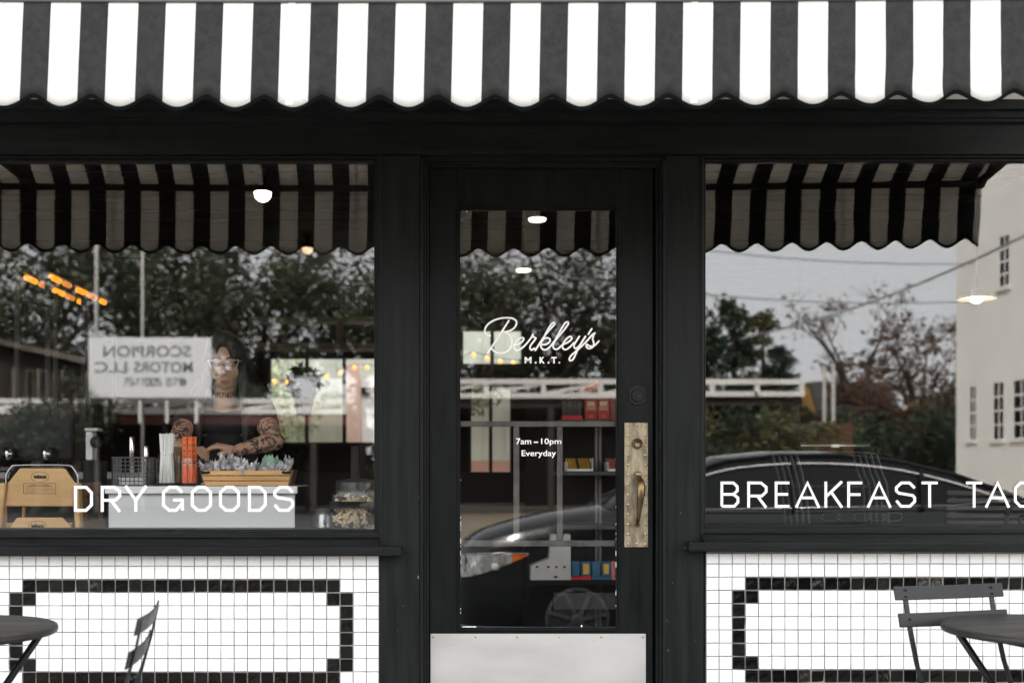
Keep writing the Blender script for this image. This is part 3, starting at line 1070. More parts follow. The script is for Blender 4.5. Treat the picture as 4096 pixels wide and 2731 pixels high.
# ------------------------------------------------------------------ bistro tables and chairs on the pavement
def bistro_chair(label, loc, rz):
    r = thing('bistro_chair', label, 'chair', (0, 0, 0), 'folding bistro chairs on the pavement')

    def slat(y0, z0, wd, tilt, name):
        m = MB()
        n = 8
        v, f = [], []
        R = Matrix.Rotation(tilt, 3, 'X')
        for i in range(n + 1):
            xx = -0.217 + 0.434 * i / n
            bow = 0.012 * (1 - (xx / 0.22) ** 2)
            for (yy, zz) in ((-0.003, -wd / 2), (0.003, -wd / 2), (0.003, wd / 2), (-0.003, wd / 2)):
                p = R @ Vector((0, yy + bow, zz))
                v.append((xx, p.y + y0, p.z + z0))
        for i in range(n):
            for k in range(4):
                f.append((i * 4 + k, i * 4 + (k + 1) % 4, i * 4 + 4 + (k + 1) % 4, i * 4 + 4 + k))
        f += [(0, 1, 2, 3), (n * 4 + 3, n * 4 + 2, n * 4 + 1, n * 4)]
        return m.add(v, f).build(name, GREYMETAL, r, 0.0025)
    slat(0.215, 0.79, 0.047, -0.22, 'back_slat')
    slat(0.192, 0.703, 0.047, -0.22, 'back_slat')
    for sx in (-1, 1):
        x = sx * 0.172
        P = [(0.205, 0.802), (0.187, 0.716), (0.165, 0.64), (0.14, 0.56), (0.095, 0.46), (-0.02, 0.25), (-0.17, 0.0)]
        v, f = [], []
        for i, (yy, zz) in enumerate(P):
            t = max(0, min(1, (0.66 - zz) / 0.12))
            wx, wy = 0.0095 - 0.006 * t, 0.003 + 0.0065 * t
            yy += 0.019
            v += [(x - wx, yy - wy, zz), (x + wx, yy - wy, zz), (x + wx, yy + wy, zz), (x - wx, yy + wy, zz)]
        for i in range(len(P) - 1):
            for k in range(4):
                f.append((i * 4 + k, i * 4 + (k + 1) % 4, i * 4 + 4 + (k + 1) % 4, i * 4 + 4 + k))
        f += [(0, 1, 2, 3), tuple(range(len(v) - 4, len(v)))]
        MB().add(v, f).build('front_leg', GREYMETAL, r, 0.0015)
        MB().tube([(sx * 0.135, -0.15, 0.44), (sx * 0.135, 0.06, 0.2), (sx * 0.135, 0.235, 0.0)], 0.0075, 8).build('rear_leg', GREYMETAL, r, smooth=True)
        for (yy, zz) in ((0.2185, 0.80), (0.214, 0.779), (0.195, 0.706)):
            MB().ell((x, yy - 0.004, zz), (0.004, 0.003, 0.004), 8, 5).build('bolt', BLACKMETAL, r, smooth=True)
    MB().tube([(-0.14, 0.2, 0.035), (0.14, 0.2, 0.035)], 0.006, 8).build('stretcher', GREYMETAL, r, smooth=True)
    for i in range(6):
        bx('seat_slat', GREYMETAL, r, -0.19, 0.19, -0.2 + i * 0.056, -0.158 + i * 0.056, 0.447, 0.453, 0.002)
    r.location = loc
    r.rotation_euler = (0, 0, rz)
    return r


def bistro_table(label, loc, rz):
    r = thing('bistro_table', label, 'table', (0, 0, 0), 'round bistro tables on the pavement')
    TOPM = mat('worn_table_paint', (0.0185, 0.018, 0.017), 0.45, spec=0.28, var=0.35, scale=3.5, stretch=(0.35, 2.2, 1), rvar=0.12, bump=0.05)
    MB().lathe([(0.0, 0.711), (0.31, 0.711), (0.332, 0.7105), (0.338, 0.708), (0.34, 0.704), (0.34, 0.694), (0.338, 0.690), (0.332, 0.69), (0.33, 0.700), (0, 0.701)], n=72, cap=False).build('tabletop', TOPM, r, smooth=True)
    for sy in (-1, 1):
        for sx in (-1, 1):
            MB().tube([(sx * 0.25, sy * 0.16, 0.694), (-sx * 0.26, sy * (0.16 if sx > 0 else 0.14), 0.0)], 0.0115, 10).build('leg', BLACKMETAL, r, smooth=True)
    for sx in (-1, 1):
        MB().tube([(sx * 0.25, -0.17, 0.686), (sx * 0.25, 0.17, 0.686)], 0.009, 8).build('cross_rail', BLACKMETAL, r, smooth=True)
    MB().tube([(-0.2, -0.15, 0.55), (0.16, 0.0, 0.3)], 0.006, 8).build('catch_rod', BLACKMETAL, r, smooth=True)
    r.location = loc
    r.rotation_euler = (0, 0, rz)
    return r


bistro_table('round grey metal bistro table under the BREAKFAST window beside the slatted chair back', (1.652, -1.02, 0.002), 0.25)
bistro_table('round grey metal bistro table under the DRY GOODS window, cut by the left edge', (-1.815, -1.04, 0.002), -0.2)
bistro_chair('grey slatted bistro chair behind the table under the BREAKFAST window, seen from the front', (1.5, -0.925, 0.002), math.radians(16))
bistro_chair('grey slatted bistro chair seen side-on under the DRY GOODS window', (-1.30, -1.42, 0.002), math.radians(-82.3))

# ------------------------------------------------------------------ the room behind the glass
ZFL, ZC, YB = 0.12, 2.98, 7.0
struct('floor', MB().box(-4.6, 4.6, 0.21, YB, ZFL - 0.1, ZFL), FLOORI)
struct('side_wall', MB().box(-4.8, -4.6, 0.21, YB + 0.2, 0, 3.4).box(4.6, 4.8, 0.21, YB + 0.2, 0, 3.4), DARKWALL)
opens = [(-2.12, -0.95, 1.45, 2.36), (-0.10, 0.36, 1.05, 2.08), (-0.18, 0.47, 2.24, 2.64)]
xs = sorted({-4.6, 4.6} | {o[0] for o in opens} | {o[1] for o in opens})
zs = sorted({0.02, 3.3} | {o[2] for o in opens} | {o[3] for o in opens})
m = MB()
for i in range(len(xs) - 1):
    for j in range(len(zs) - 1):
        cx, cz = (xs[i] + xs[i + 1]) / 2, (zs[j] + zs[j + 1]) / 2
        if any(o[0] < cx < o[1] and o[2] < cz < o[3] for o in opens): continue
        m.box(xs[i], xs[i + 1], YB, YB + 0.18, zs[j], zs[j + 1])
bw = struct('back_wall', m, DARKWALL)
for o in opens:
    m = MB()
    t = 0.035
    m.box(o[0], o[1], YB - 0.02, YB + 0.05, o[2], o[2] + t).box(o[0], o[1], YB - 0.02, YB + 0.05, o[3] - t, o[3])
    nb = 1 if o[1] - o[0] < 0.8 else 2
    for k in range(nb + 2):
        xk = o[0] + (o[1] - o[0] - t) * k / (nb + 1)
        m.box(xk, xk + t, YB - 0.02, YB + 0.05, o[2] + t, o[3] - t)
    m.build('window_frame', BLACKMETAL, bw)
ce = struct('ceiling', MB().box(-4.6, 4.6, 0.21, YB, ZC + 0.03, ZC + 0.2), DARKWALL)
for k in range(46):
    y = 0.215 + k * 0.147
    bx('plank', CEILW, ce, -4.59, 4.59, y, y + 0.139, ZC + random.uniform(0, 0.006), ZC + 0.029)
bx('roof_slab', DARKWALL, shop, -4.8, 4.8, 0.05, YB + 0.2, 3.42, 3.6)

# yard behind the shop, seen through the back openings
YW = mat('pale_yard_boards', (0.52, 0.55, 0.46), 0.7, var=0.12, scale=2)
yw = thing('yard_fence', 'pale board fence seen through the back windows', 'fence', (0, 9.6, 0))
for k in range(34):
    bx('board', YW, yw, -5 + k * 0.3, -5 + k * 0.3 + 0.2995, 9.6 + 0.012 * (k % 2), 9.64, -0.19, 3.0)
PINK = mat('terracotta_render', (0.55, 0.3, 0.22), 0.8, var=0.1)
bx('low_wall', PINK, None, -1.0, 1.6, 9.1, 9.35, -0.19, 1.32)
tag(bpy.data.objects['low_wall'], 'low terracotta wall beyond the back door glass', 'wall')
BULB = emit('amber_bulb', (1.0, 0.40, 0.09), 0.42)
sl_ = thing('string_lights', 'string of small amber bulbs across the yard behind the cafe', 'string lights', (-1, 8.6, 2.4))
WIRE = mat('black_wire', (0.01, 0.01, 0.01), 0.6)
pts = []
for k in range(26):
    t = k / 25
    pts.append((-2.6 + 3.8 * t, 8.5 + 0.1 * math.sin(k), 2.32 - 0.14 * math.sin(math.pi * ((t * 3) % 1)) + 0.35 * t))
MB().tube(pts, 0.004, 5).build('cable', WIRE, sl_)
for p in pts[::1]:
    MB().ell((p[0], p[1], p[2] - 0.035), (0.022, 0.022, 0.03), 8, 6).build('bulb', BULB, sl_, smooth=True)


def leaf_clump(name, c, r, n, size, m, parent=None, seed=1, squash=1.0, up=0.3):
    rnd = random.Random(seed)
    mb = MB()
    for _ in range(n):
        d = Vector((rnd.gauss(0, 1), rnd.gauss(0, 1), rnd.gauss(0, 1))).normalized() * r * rnd.random() ** 0.4
        p = Vector(c) + Vector((d.x, d.y, d.z * squash))
        a = Vector((rnd.gauss(0, 1), rnd.gauss(0, 1), rnd.gauss(0, 1) + up)).normalized()
        b = a.orthogonal().normalized()
        s_ = size * rnd.uniform(0.6, 1.3)
        mb.add([p - a * s_, p + b * s_ * 0.4, p + a * s_, p - b * s_ * 0.4], [(0, 1, 2, 3)])
    return mb.build(name, m, parent, weld=False)


# potted plant on the back sill
DLEAF = leafmat('dark_leaf', (0.03, 0.05, 0.022), 0.5)
yd_ = thing('bright_yard_panel', 'added white and pink doorway glowing at the right of the back window', 'panel', (-1.2, 9.3, 0))  # pale panels added to brighten the yard seen through the back window
bx('leaf_panel', mat('white_yard_panel', (0.85, 0.83, 0.80), 0.6), yd_, -1.36, -0.95, 9.3, 9.33, -0.3, 2.3)
bx('pink_side_panel', mat('pink_yard_panel', (0.75, 0.52, 0.43), 0.7), yd_, -1.56, -1.37, 9.28, 9.34, -0.3, 2.5)
bx('panel_bar', BLACKMETAL, yd_, -1.36, -0.95, 9.26, 9.3, 2.12, 2.2)
yv = thing('yard_bush', 'pale green bush against the yard boards behind the person', 'bush', (-2.2, 9.2, -0.36))
leaf_clump('foliage', (-2.3, 9.2, 2.0), 0.55, 500, 0.07, leafmat('bright_leaf', (0.34, 0.38, 0.24), 0.4), yv, 8)
MB().tube([(-2.3, 9.2, -0.36), (-2.3, 9.2, 1.8)], 0.03, 8).build('stem', WOODD, yv)
for k, (x, z, lab) in enumerate(((0.05, 2.12, 'leafy yard bush low in the upper back window behind the door lettering'), (0.62, 2.25, 'leafy yard bush at the end of the upper back window'))):
    o = leaf_clump('yard_bush', (x, 9.3, z), 0.28, 240, 0.06, leafmat('yard_leaf_%s' % ('pale', 'olive')[k], (0.10, 0.13, 0.06), 0.5), None, 20 + k)
    tag(o, lab, 'bush')
pp = thing('potted_plant', 'dark potted plant against the bright back window', 'plant', at(1215, 1600, 6.0))
c_ = at(1215, 1530, 6.0)
leaf_clump('foliage', c_, 0.17, 240, 0.05, DLEAF, pp, 4)
MB().lathe([(0.07, -0.3), (0.1, -0.1), (0.095, -0.1)], c_, 16).build('pot', PURE_BLACK, pp)

# ceiling lamps
GLOBE = emit('warm_globe', (1.0, 0.80, 0.52), 5.0)
AMBGLOBE = emit('amber_globe', (1.0, 0.62, 0.28), 0.22)
LOWGLOBE = emit('low_globe', (1.0, 0.80, 0.58), 0.9)
def globe_lamp(label, p, r, gm=GLOBE):
    t = thing('ceiling_lamp', label, 'lamp', (p[0], p[1], ZC), 'black ceiling lamps with glowing half globes')
    MB().lathe([(r, 0), (r * 0.97, -r * 0.35), (r * 0.8, -r * 0.75), (r * 0.45, -r * 1.02), (0.0, -r * 1.1)], p, 20, cap=False).build('globe', gm, t, smooth=True)
    MB().lathe([(r * 1.2, 0.0), (r * 1.25, r * 0.3), (r * 1.0, r * 0.8), (r * 0.55, r * 1.1), (r * 0.5, r * 1.9), (r * 1.0, r * 2.4), (r * 1.1, ZC - p[2])], p, 20).build('holder', BLACKMETAL, t, smooth=True)
globe_lamp('black ceiling lamp with large white half globe hanging before the mirrored awning', at(1051, 770, 1.6), 0.046)
globe_lamp('smaller amber half globe lamp near the hem of the mirrored awning', at(1230, 992, 4.2), 0.043, AMBGLOBE)
def disc_lamp(label, p, r):
    t = thing('disc_lamp', label, 'lamp', (p[0], p[1], ZC), 'flat disc lamps seen through the door')
    MB().lathe([(r, 0), (r * 0.9, -r * 0.25), (0.0, -r * 0.34)], p, 24, cap=False).build('diffuser', LOWGLOBE, t, smooth=True)
    MB().lathe([(r * 1.1, 0.001), (r * 1.1, r * 0.3), (r * 0.3, r * 0.5), (r * 0.2, ZC - p[2])], p, 24).build('holder', BLACKMETAL, t, smooth=True)
disc_lamp('glowing disc lamp at the top of the door glass', at(2149, 875, 2.5), 0.056)
disc_lamp('lower glowing disc lamp in the door glass, below the mirrored hem', at(2094, 1078, 3.9), 0.056)
p = at(3906, 1196, 2.2)
t = thing('pendant_lamp', 'white flat shaded pendant lamp in front of the mirrored white building', 'lamp', (p[0], p[1], ZC))
SHADE = mat('white_enamel', (0.75, 0.68, 0.62), 0.4)
MB().lathe([(0.112, 0.0), (0.1, 0.012), (0.035, 0.03), (0.03, 0.05), (0.022, 0.05), (0.03, 0.026), (0.1, 0.006)], p, 32, cap=False).build('shade', SHADE, t, smooth=True)
MB().ell((p[0], p[1], p[2] - 0.002), (0.035, 0.035, 0.024), 16, 10).build('bulb', GLOBE, t, smooth=True)
MB().tube([(p[0], p[1], p[2] + 0.05), (p[0], p[1], ZC)], 0.004, 6).build('cord', WIRE, t)

# amber lit rack hanging at the left of the room
AMB = emit('amber_tube', (1.0, 0.33, 0.02), 0.32)
AMB2 = emit('dim_amber_tube', (1.0, 0.36, 0.06), 0.14)
rk = thing('lit_rack', 'black framed rack with glowing amber tubes hanging at the far left', 'rack', (-2.4, 1.9, 2.95))
for (x, z) in ((-2.52, 2.23), (-2.36, 2.22)):
    for k in range(5):
        y0 = 1.47 + k * 0.215 + (0.08 if x < -2.4 else 0)
        MB().tube([(x, y0, z), (x, y0 + (0.13, 0.07, 0.15, 0.1, 0.06)[k], z)], 0.017, 8).build('tube', (AMB, AMB2)[k % 2], rk, smooth=True)
    MB().box(x - 0.02, x + 0.02, 1.4, 2.6, z + 0.016, z + 0.03).build('rail', BLACKMETAL, rk)
for y in (1.42, 2.0, 2.58):
    for (x, z) in ((-2.52, 2.23), (-2.36, 2.22)):
        MB().box(x - 0.012, x + 0.012, y - 0.012, y + 0.012, 1.5, z - 0.016).build('post', BLACKMETAL, rk)
# overhead bottle shelf (two rails and a divider)
os_ = thing('overhead_shelf', 'tan wooden overhead shelf frame behind the person', 'shelf', (-1.4, 5.0, 2.3))
TANW = mat('tan_shelf_wood', (0.17, 0.115, 0.06), 0.5, var=0.2, scale=5, stretch=(0.5, 4, 4))
bx('shelf_rail', TANW, os_, -1.95, -0.8, 4.95, 5.2, 2.44, 2.475)
bx('shelf_rail', TANW, os_, -1.95, -0.8, 4.95, 5.2, 2.21, 2.26)
for x in (-1.95, -1.22, -0.83):
    bx('divider', TANW, os_, x, x + 0.04, 4.96, 5.19, 2.2601, 2.4399)
# dark work benches and machines further back
b1 = thing('work_bench', 'dark kitchen work bench behind the high chairs', 'bench', (-2.6, 2.6, ZFL))
bx('bench_top', mat('steel_top', (0.22, 0.22, 0.21), 0.35, metal=0.7), b1, -3.6, -1.75, 2.3, 2.9, 1.15, 1.19, 0.004)
bx('bench_body', BLACKMETAL, b1, -3.55, -1.8, 2.35, 2.88, ZFL + 0.002, 1.149)
em = thing('coffee_machine', 'dark coffee machine with steel trim on the back bench', 'coffee machine', (-2.9, 2.6, 1.19))
bx('body', BLACKMETAL, em, -3.3, -2.55, 2.4, 2.8, 1.26, 1.62, 0.02)
bx('drip_tray', CHROME, em, -3.28, -2.57, 2.32, 2.5, 1.2, 1.225, 0.005)
for x in (-3.15, -2.93, -2.7):
    MB().lathe([(0.035, 0.0), (0.035, -0.06), (0.02, -0.08)], (x, 2.36, 1.34), 14).build('group_head', CHROME, em, smooth=True)
for x in (-3.2, -2.65):
    bx('foot', BLACKMETAL, em, x - 0.03, x + 0.03, 2.5, 2.7, 1.191, 1.259)
p = at(375, 1840, 1.8)
gr = thing('coffee_grinder', 'white upright coffee grinder with a black round dial behind the basket', 'grinder', p)
bx('body', WHITEPAPER, gr, p[0] - 0.04, p[0] + 0.0, 1.78, 1.86, p[2], p[2] + 0.16, 0.008)
bx('head', WHITEPAPER, gr, p[0] - 0.04, p[0] + 0.035, 1.76, 1.86, p[2] + 0.161, p[2] + 0.178, 0.006)
MB().lathe([(0.032, 0), (0.032, -0.015), (0.027, -0.02)], (p[0] + 0.022, 1.775, p[2] + 0.1), 20, 'y').build('dial', BLACKMETAL, gr, smooth=True)
bx('stand', BLACKMETAL, gr, p[0] - 0.05, p[0] + 0.05, 1.77, 1.88, ZFL + 0.002, p[2] - 0.002)
for k, (px, py, dep) in enumerate(((255, 1840, 2.6), (150, 1810, 2.6), (700, 1790, 3.2), (610, 1760, 3.4))):
    p = at(px, py, dep)
    MB().lathe([(0.03, 0), (0.04, 0.09), (0.036, 0.09), (0.028, 0.004)], (p[0], p[1], 1.192), 16).build('cup', WHITEPAPER, smooth=False)
cups = [o for o in bpy.data.objects if o.name.split('.')[0] == 'cup']
b2 = thing('side_counter', 'dark counter far behind the person', 'counter', (-1.2, 3.3, ZFL))
bx('counter_body', DARKWALL, b2, -1.7, 0.46, 3.0, 3.6, ZFL + 0.002, 1.19, 0.004)
for o, l in zip(cups, ('small white cup on the back bench right of the tap', 'small white cup at the back bench by the wall', 'small white cup on the far dark counter', 'white cup on the far counter beside the shelf')):
    tag(o, l, 'cup', 'cups on the back counters')

# ------------------------------------------------------------------ counter with its goods
ct = thing('counter', 'white panelled counter with a white marble top behind DRY GOODS', 'counter', (-1.35, 0.5, ZFL))
cx0, cx1 = at(427, 0, 0.26)[0], at(1178, 0, 0.26)[0]
ztop = at(0, 1944, 0.24)[2]
bx('body', WHITEP, ct, cx0 + 0.006, cx1, 0.265, 0.60, ZFL + 0.002, ztop - 0.0335, 0.003)
bx('marble_top', MARBLE, ct, cx0 - 0.004, cx1 + 0.014, 0.24, 0.62, ztop - 0.032, ztop, 0.005)
bx('end_shade_panel', PURE_BLACK, ct, cx1 + 0.0005, cx1 + 0.006, 0.275, 0.61, ZFL + 0.002, ztop - 0.0335)  # black sheet painting the shade on the counter's end
bx('end_shade_strip', PURE_BLACK, ct, cx1 + 0.0142, cx1 + 0.0165, 0.262, 0.62, ztop - 0.032, ztop - 0.001)  # black strip painting the shade on the marble's end

def wire_box(c, sx, sy, h, nx, ny, nz):
    m = MB()
    r = 0.0021
    x0, x1, y0, y1, z0 = c[0] - sx / 2, c[0] + sx / 2, c[1] - sy / 2, c[1] + sy / 2, c[2]
    for k in range(nz + 1):
        z = z0 + 0.003 + h * k / nz
        rr = r * (1.7 if k in (0, nz) else 1)
        m.tube([(x0, y0, z), (x1, y0, z), (x1, y1, z), (x0, y1, z)], rr, 5, True)
    for k in range(nx + 1):
        x = x0 + sx * k / nx
        for y in (y0, y1): m.tube([(x, y, z0 + 0.002), (x, y, z0 + h)], r, 5)
        m.tube([(x, y0, z0 + 0.003), (x, y1, z0 + 0.003)], r, 5)
    for k in range(1, ny):
        y = y0 + sy * k / ny
        for x in (x0, x1): m.tube([(x, y, z0 + 0.002), (x, y, z0 + h)], r, 5)
    return m


p = at(536, 1942, 0.38)
bk = thing('wire_basket', 'dark square wire mesh basket at the near end of the marble top', 'basket', (p[0], 0.38, ztop))
wire_box((p[0], 0.38, ztop + 0.001), 0.15, 0.13, 0.118, 8, 7, 7).build('wire_mesh', mat('basket_wire', (0.13, 0.13, 0.13), 0.4, metal=0.5), bk)
for dx, dy in ((-0.075, -0.065), (0.075, -0.065), (0.075, 0.065), (-0.075, 0.065)):
    MB().tube([(p[0] + dx, 0.38 + dy, ztop), (p[0] + dx, 0.38 + dy, ztop + 0.122)], 0.003, 6).build('corner_post', GREYMETAL, bk)
np_ = thing('napkin_pile', 'folded white napkins lying in the wire basket', 'napkins', (p[0], 0.38, ztop + 0.006))
for k in range(5):
    MB().obox((p[0] - 0.003 + random.uniform(-.004, .004), 0.375, ztop + 0.009 + k * 0.006), (0.095, 0.09, 0.005), Matrix.Rotation(random.uniform(-.12, .12), 3, 'Z')).build('napkin', WHITEPAPER, np_, 0.0015)
for k, (dx, hh, mm) in enumerate(((-0.018, 0.17, CHROME), (0.045, 0.13, CHROME))):
    nm = 'shaker'
    o = MB().lathe([(0.012, 0.0), (0.011, hh), (0.008, hh + 0.004), (0.0, hh + 0.006)], (p[0] + dx, 0.41, ztop + 0.04), 14).build('steel_cylinder', mm, smooth=True)
    tag(o, ('tall steel cylinder standing up in the wire basket', 'short steel cylinder in the wire basket by the straws')[k], 'cylinder', 'steel cylinders in the wire basket')

def jar(name, label, x, y, r, h, neck=0.82):
    t = thing(name, label, 'jar', (x, y, ztop))
    MB().lathe([(r * 0.9, 0.001), (r, 0.008), (r, h * 0.78), (r * neck, h * 0.92), (r * neck, h), (r * neck - 0.003, h), (r * neck - 0.003, h * 0.92), (r - 0.003, h * 0.77), (r - 0.003, 0.011), (0.0, 0.01)], (x, y, ztop), 28, cap=False).build('glass_body', JAR, t, smooth=True)
    return t


rnd = random.Random(5)
# straws
p = at(664, 1942, 0.36)
SX = p[0]
jar('straw_jar', 'clear glass jar packed with white paper straws', SX, 0.36, 0.041, 0.14)
sb = thing('straw_bundle', 'tight bundle of white paper straws in the first glass jar', 'straws', (SX, 0.36, ztop + 0.011))
for k in range(34):
    a = rnd.uniform(0, 2 * math.pi); q = math.sqrt(rnd.random())
    b0 = Vector((SX + 0.034 * q * math.cos(a), 0.36 + 0.034 * q * math.sin(a), ztop + 0.013))
    m_ = Vector((SX + 0.026 * q * math.cos(a), 0.36 + 0.026 * q * math.sin(a), ztop + 0.13))
    e_ = Vector((SX + 0.035 * q * math.cos(a + .1), 0.36 + 0.035 * q * math.sin(a + .1), ztop + 0.222 + rnd.uniform(-0.004, 0.005)))
    MB().tube([b0, m_, e_], 0.0042, 7).build('straw', WHITEPAPER, sb, smooth=True)
# wooden cutlery
KX = at(712, 0, 0.42)[0]
jar('cutlery_jar', 'clear glass jar of wooden cutlery between straws and orange sleeves', KX, 0.44, 0.034, 0.14)
wc = thing('cutlery_bundle', 'wooden spoons and forks standing in the middle jar', 'cutlery', (KX, 0.44, ztop + 0.011))
for k in range(12):
    a = rnd.uniform(0, 6.28); q = math.sqrt(rnd.random()) * 0.026
    b0 = Vector((KX + q * math.cos(a), 0.44 + q * math.sin(a), ztop + 0.013)); e_ = b0 + Vector((rnd.uniform(-.006, .006), rnd.uniform(-.006, .006), 0.125))
    MB().bar(b0, e_, 0.008, 0.002, (0, 1, 0)).ell(e_ + Vector((0, 0, 0.012)), (0.009, 0.003, 0.022), 10, 6).build('spoon', KRAFT, wc)
# orange chopstick sleeves
OX = at(755, 0, 0.36)[0]
jar('sleeve_jar', 'clear glass swing-top jar holding orange printed sleeves', OX, 0.36, 0.036, 0.13)
MB().tube([(OX + 0.036 * math.cos(a / 12 * 2 * math.pi), 0.36 + 0.036 * math.sin(a / 12 * 2 * math.pi), ztop + 0.105) for a in range(12)], 0.0016, 5, True).build('wire_bail', CHROME, bpy.data.objects['sleeve_jar'], smooth=True)
for k, (dx, dy, lab) in enumerate(((-0.014, -0.012, 'orange chopstick sleeve with yellow print, nearest the wooden cutlery'), (0.010, -0.014, 'orange chopstick sleeve with yellow print, middle of the three'), (0.022, 0.008, 'narrow orange chopstick sleeve nearest the hand'))):
    o = MB().box(OX + dx - 0.0105, OX + dx + 0.0105, 0.36 + dy - 0.006, 0.36 + dy + 0.006, ztop + 0.012, ztop + 0.213).build('chopstick_sleeve', ORANGEP, None, 0.003)
    tag(o, lab, 'sleeve', 'orange chopstick sleeves')
    for r_, z in enumerate((0.186, 0.166, 0.142, 0.115, 0.09)):
        w_ = 0.0052
        mbp = MB()
        zz = ztop + z
        if r_ == 0:
            for s in (-1, 1):
                mbp.tube([(OX + dx + s * 0.003 + 0.0024 * math.cos(q), 0.36 + dy - 0.0064, zz + 0.005 + 0.0024 * math.sin(q)) for q in (0, 1, 2, 3, 4, 5)], 0.0007, 4, True)
                mbp.tube([(OX + dx + s * 0.003 + 0.0024 * math.cos(q), 0.36 + dy - 0.0064, zz - 0.001 + 0.0024 * math.sin(q)) for q in (0, 1, 2, 3, 4, 5)], 0.0007, 4, True)
        else:
            mbp.box(OX + dx - w_, OX + dx + w_, 0.36 + dy - 0.0066, 0.36 + dy - 0.006, zz - 0.004, zz + 0.005)
            for s in (-1, 0, 1):
                mbp.box(OX + dx + s * 0.0035 - 0.0006, OX + dx + s * 0.0035 + 0.0006, 0.36 + dy - 0.007, 0.36 + dy - 0.0066, zz - 0.0035, zz + 0.004, 1)
            mbp.prism([(OX + dx - 0.008, zz + 0.0055), (OX + dx + 0.008, zz + 0.0055), (OX + dx + 0.004, zz + 0.008), (OX + dx, zz + 0.0098), (OX + dx - 0.004, zz + 0.008)], 0.36 + dy - 0.0066, 0.36 + dy - 0.006, 1)
        mbp.build('printed_mark', [YELLOWP, PURE_BLACK], o)

# pine planter box
bp_ = thing('pine_box', 'slatted pine box with black metal corner straps on the marble top', 'box', (at(990, 0, 0.42)[0], 0.42, ztop))
zz = [ztop + 0.002, ztop + 0.024, ztop + 0.046, ztop + 0.070]
xa = [at(820, 0, 0.36)[0], at(805, 0, 0.36)[0]]
XA0, XA1 = at(822, 0, 0.36)[0], at(803, 0, 0.36)[0]      # foot, rim on one side
XB0, XB1 = at(1152, 0, 0.36)[0], at(1168, 0, 0.36)[0]
for y0, y1 in ((0.352, 0.366), (0.494, 0.508)):
    for k in range(3):
        t0, t1 = k / 3, (k + 1) / 3
        z0, z1 = zz[k], zz[k + 1] - 0.0034
        L0, L1 = XA0 + (XA1 - XA0) * t0, XA0 + (XA1 - XA0) * t1
        R0, R1 = XB0 + (XB1 - XB0) * t0, XB0 + (XB1 - XB0) * t1
        MB().prism([(L0, z0), (R0, z0), (R1, z1), (L1, z1)], y0, y1).build('plank', PINE, bp_, 0.0012)
for a0, a1 in ((XA0, XA1), (XB0, XB1)):
    s = 0.007
    MB().prism([(a0 - s, zz[0]), (a0 + s, zz[0]), (a1 + s, zz[3] - 0.002), (a1 - s, zz[3] - 0.002)], 0.3662, 0.4938).build('end_board', WOODD, bp_, 0.001)
for a, s in ((XA1, 1), (XB1, -1)):
    m = MB().prism([(a, zz[3] - 0.003), (a + s * 0.026, zz[3] - 0.009), (a + s * 0.032, zz[3] - 0.006), (a + s * 0.042, zz[3] - 0.0065), (a + s * 0.043, zz[3] - 0.016), (a + s * 0.032, zz[3] - 0.019), (a + s * 0.006, zz[3] - 0.02)], 0.349, 0.352)
    m.build('corner_strap', BLACKMETAL, bp_, 0.001)
bx('base_board', WOODD, bp_, XA0 + 0.008, XB0 - 0.008, 0.3662, 0.4938, zz[0], zz[0] + 0.008)

PLASTIC = glass('plastic_film', 0.16, tint=(0.75, 0.76, 0.77))
FILMD = mat('dark_fold_film', (0.05, 0.047, 0.045), 0.14, var=0.9, scale=40, spec=0.9)  # dark folds of the clear film put into its colour as blotches
FILM = mat('glint_film', (0.50, 0.50, 0.51), 0.16, var=0.9, scale=32, spec=1.0, rvar=0.05)  # highlights of the clear film painted as pale blotches
GREENC = mat('mint_cloth', (0.28, 0.46, 0.36), 0.7, var=0.2, scale=40)
DARKIN = mat('dark_contents', (0.045, 0.04, 0.037), 0.5, var=0.6, scale=50)


def crumple(mb, c, w_, h, seed, n=26, m_=14):
    """a bunched film bag: pleated body with a torn, flaring mouth"""
    rnd = random.Random(seed)
    v, f = [], []
    for j in range(m_ + 1):
        t = j / m_
        for k in range(n):
            a = 2 * math.pi * k / n
            e = 1 - 0.25 * t if t < 0.7 else 0.83 + 1.0 * (t - 0.7)
            pl_ = 1 + 0.55 * t * noise.noise(Vector((math.cos(a) * 2.6, math.sin(a) * 2.6, seed * 3.7 + t * 1.5)))
            pl_ += rnd.uniform(-.09, .09) * t
            x = w_ / 2 * e * pl_ * math.cos(a)
            y = w_ * 0.45 * e * pl_ * math.sin(a)
            z = h * t * (1 + (0.32 * noise.noise(Vector((math.cos(a) * 3, math.sin(a) * 3, seed * 1.3))) + rnd.uniform(-.12, .12)) * t)
            v.append((c[0] + x, c[1] + y, c[2] + z))
    for j in range(m_):
        for k in range(n):
            q = (k + 1) % n
            f.append((j * n + k, j * n + q, (j + 1) * n + q, (j + 1) * n + k))
    mb.add(v, f)
    mb.mi = [1 if j > m_ * 0.5 + 2.5 * noise.noise(Vector((k * .9, j * .5, seed * 2.2))) else 0 for j in range(m_) for k in range(n)]  # upper faces take the film with the painted highlights
    return mb


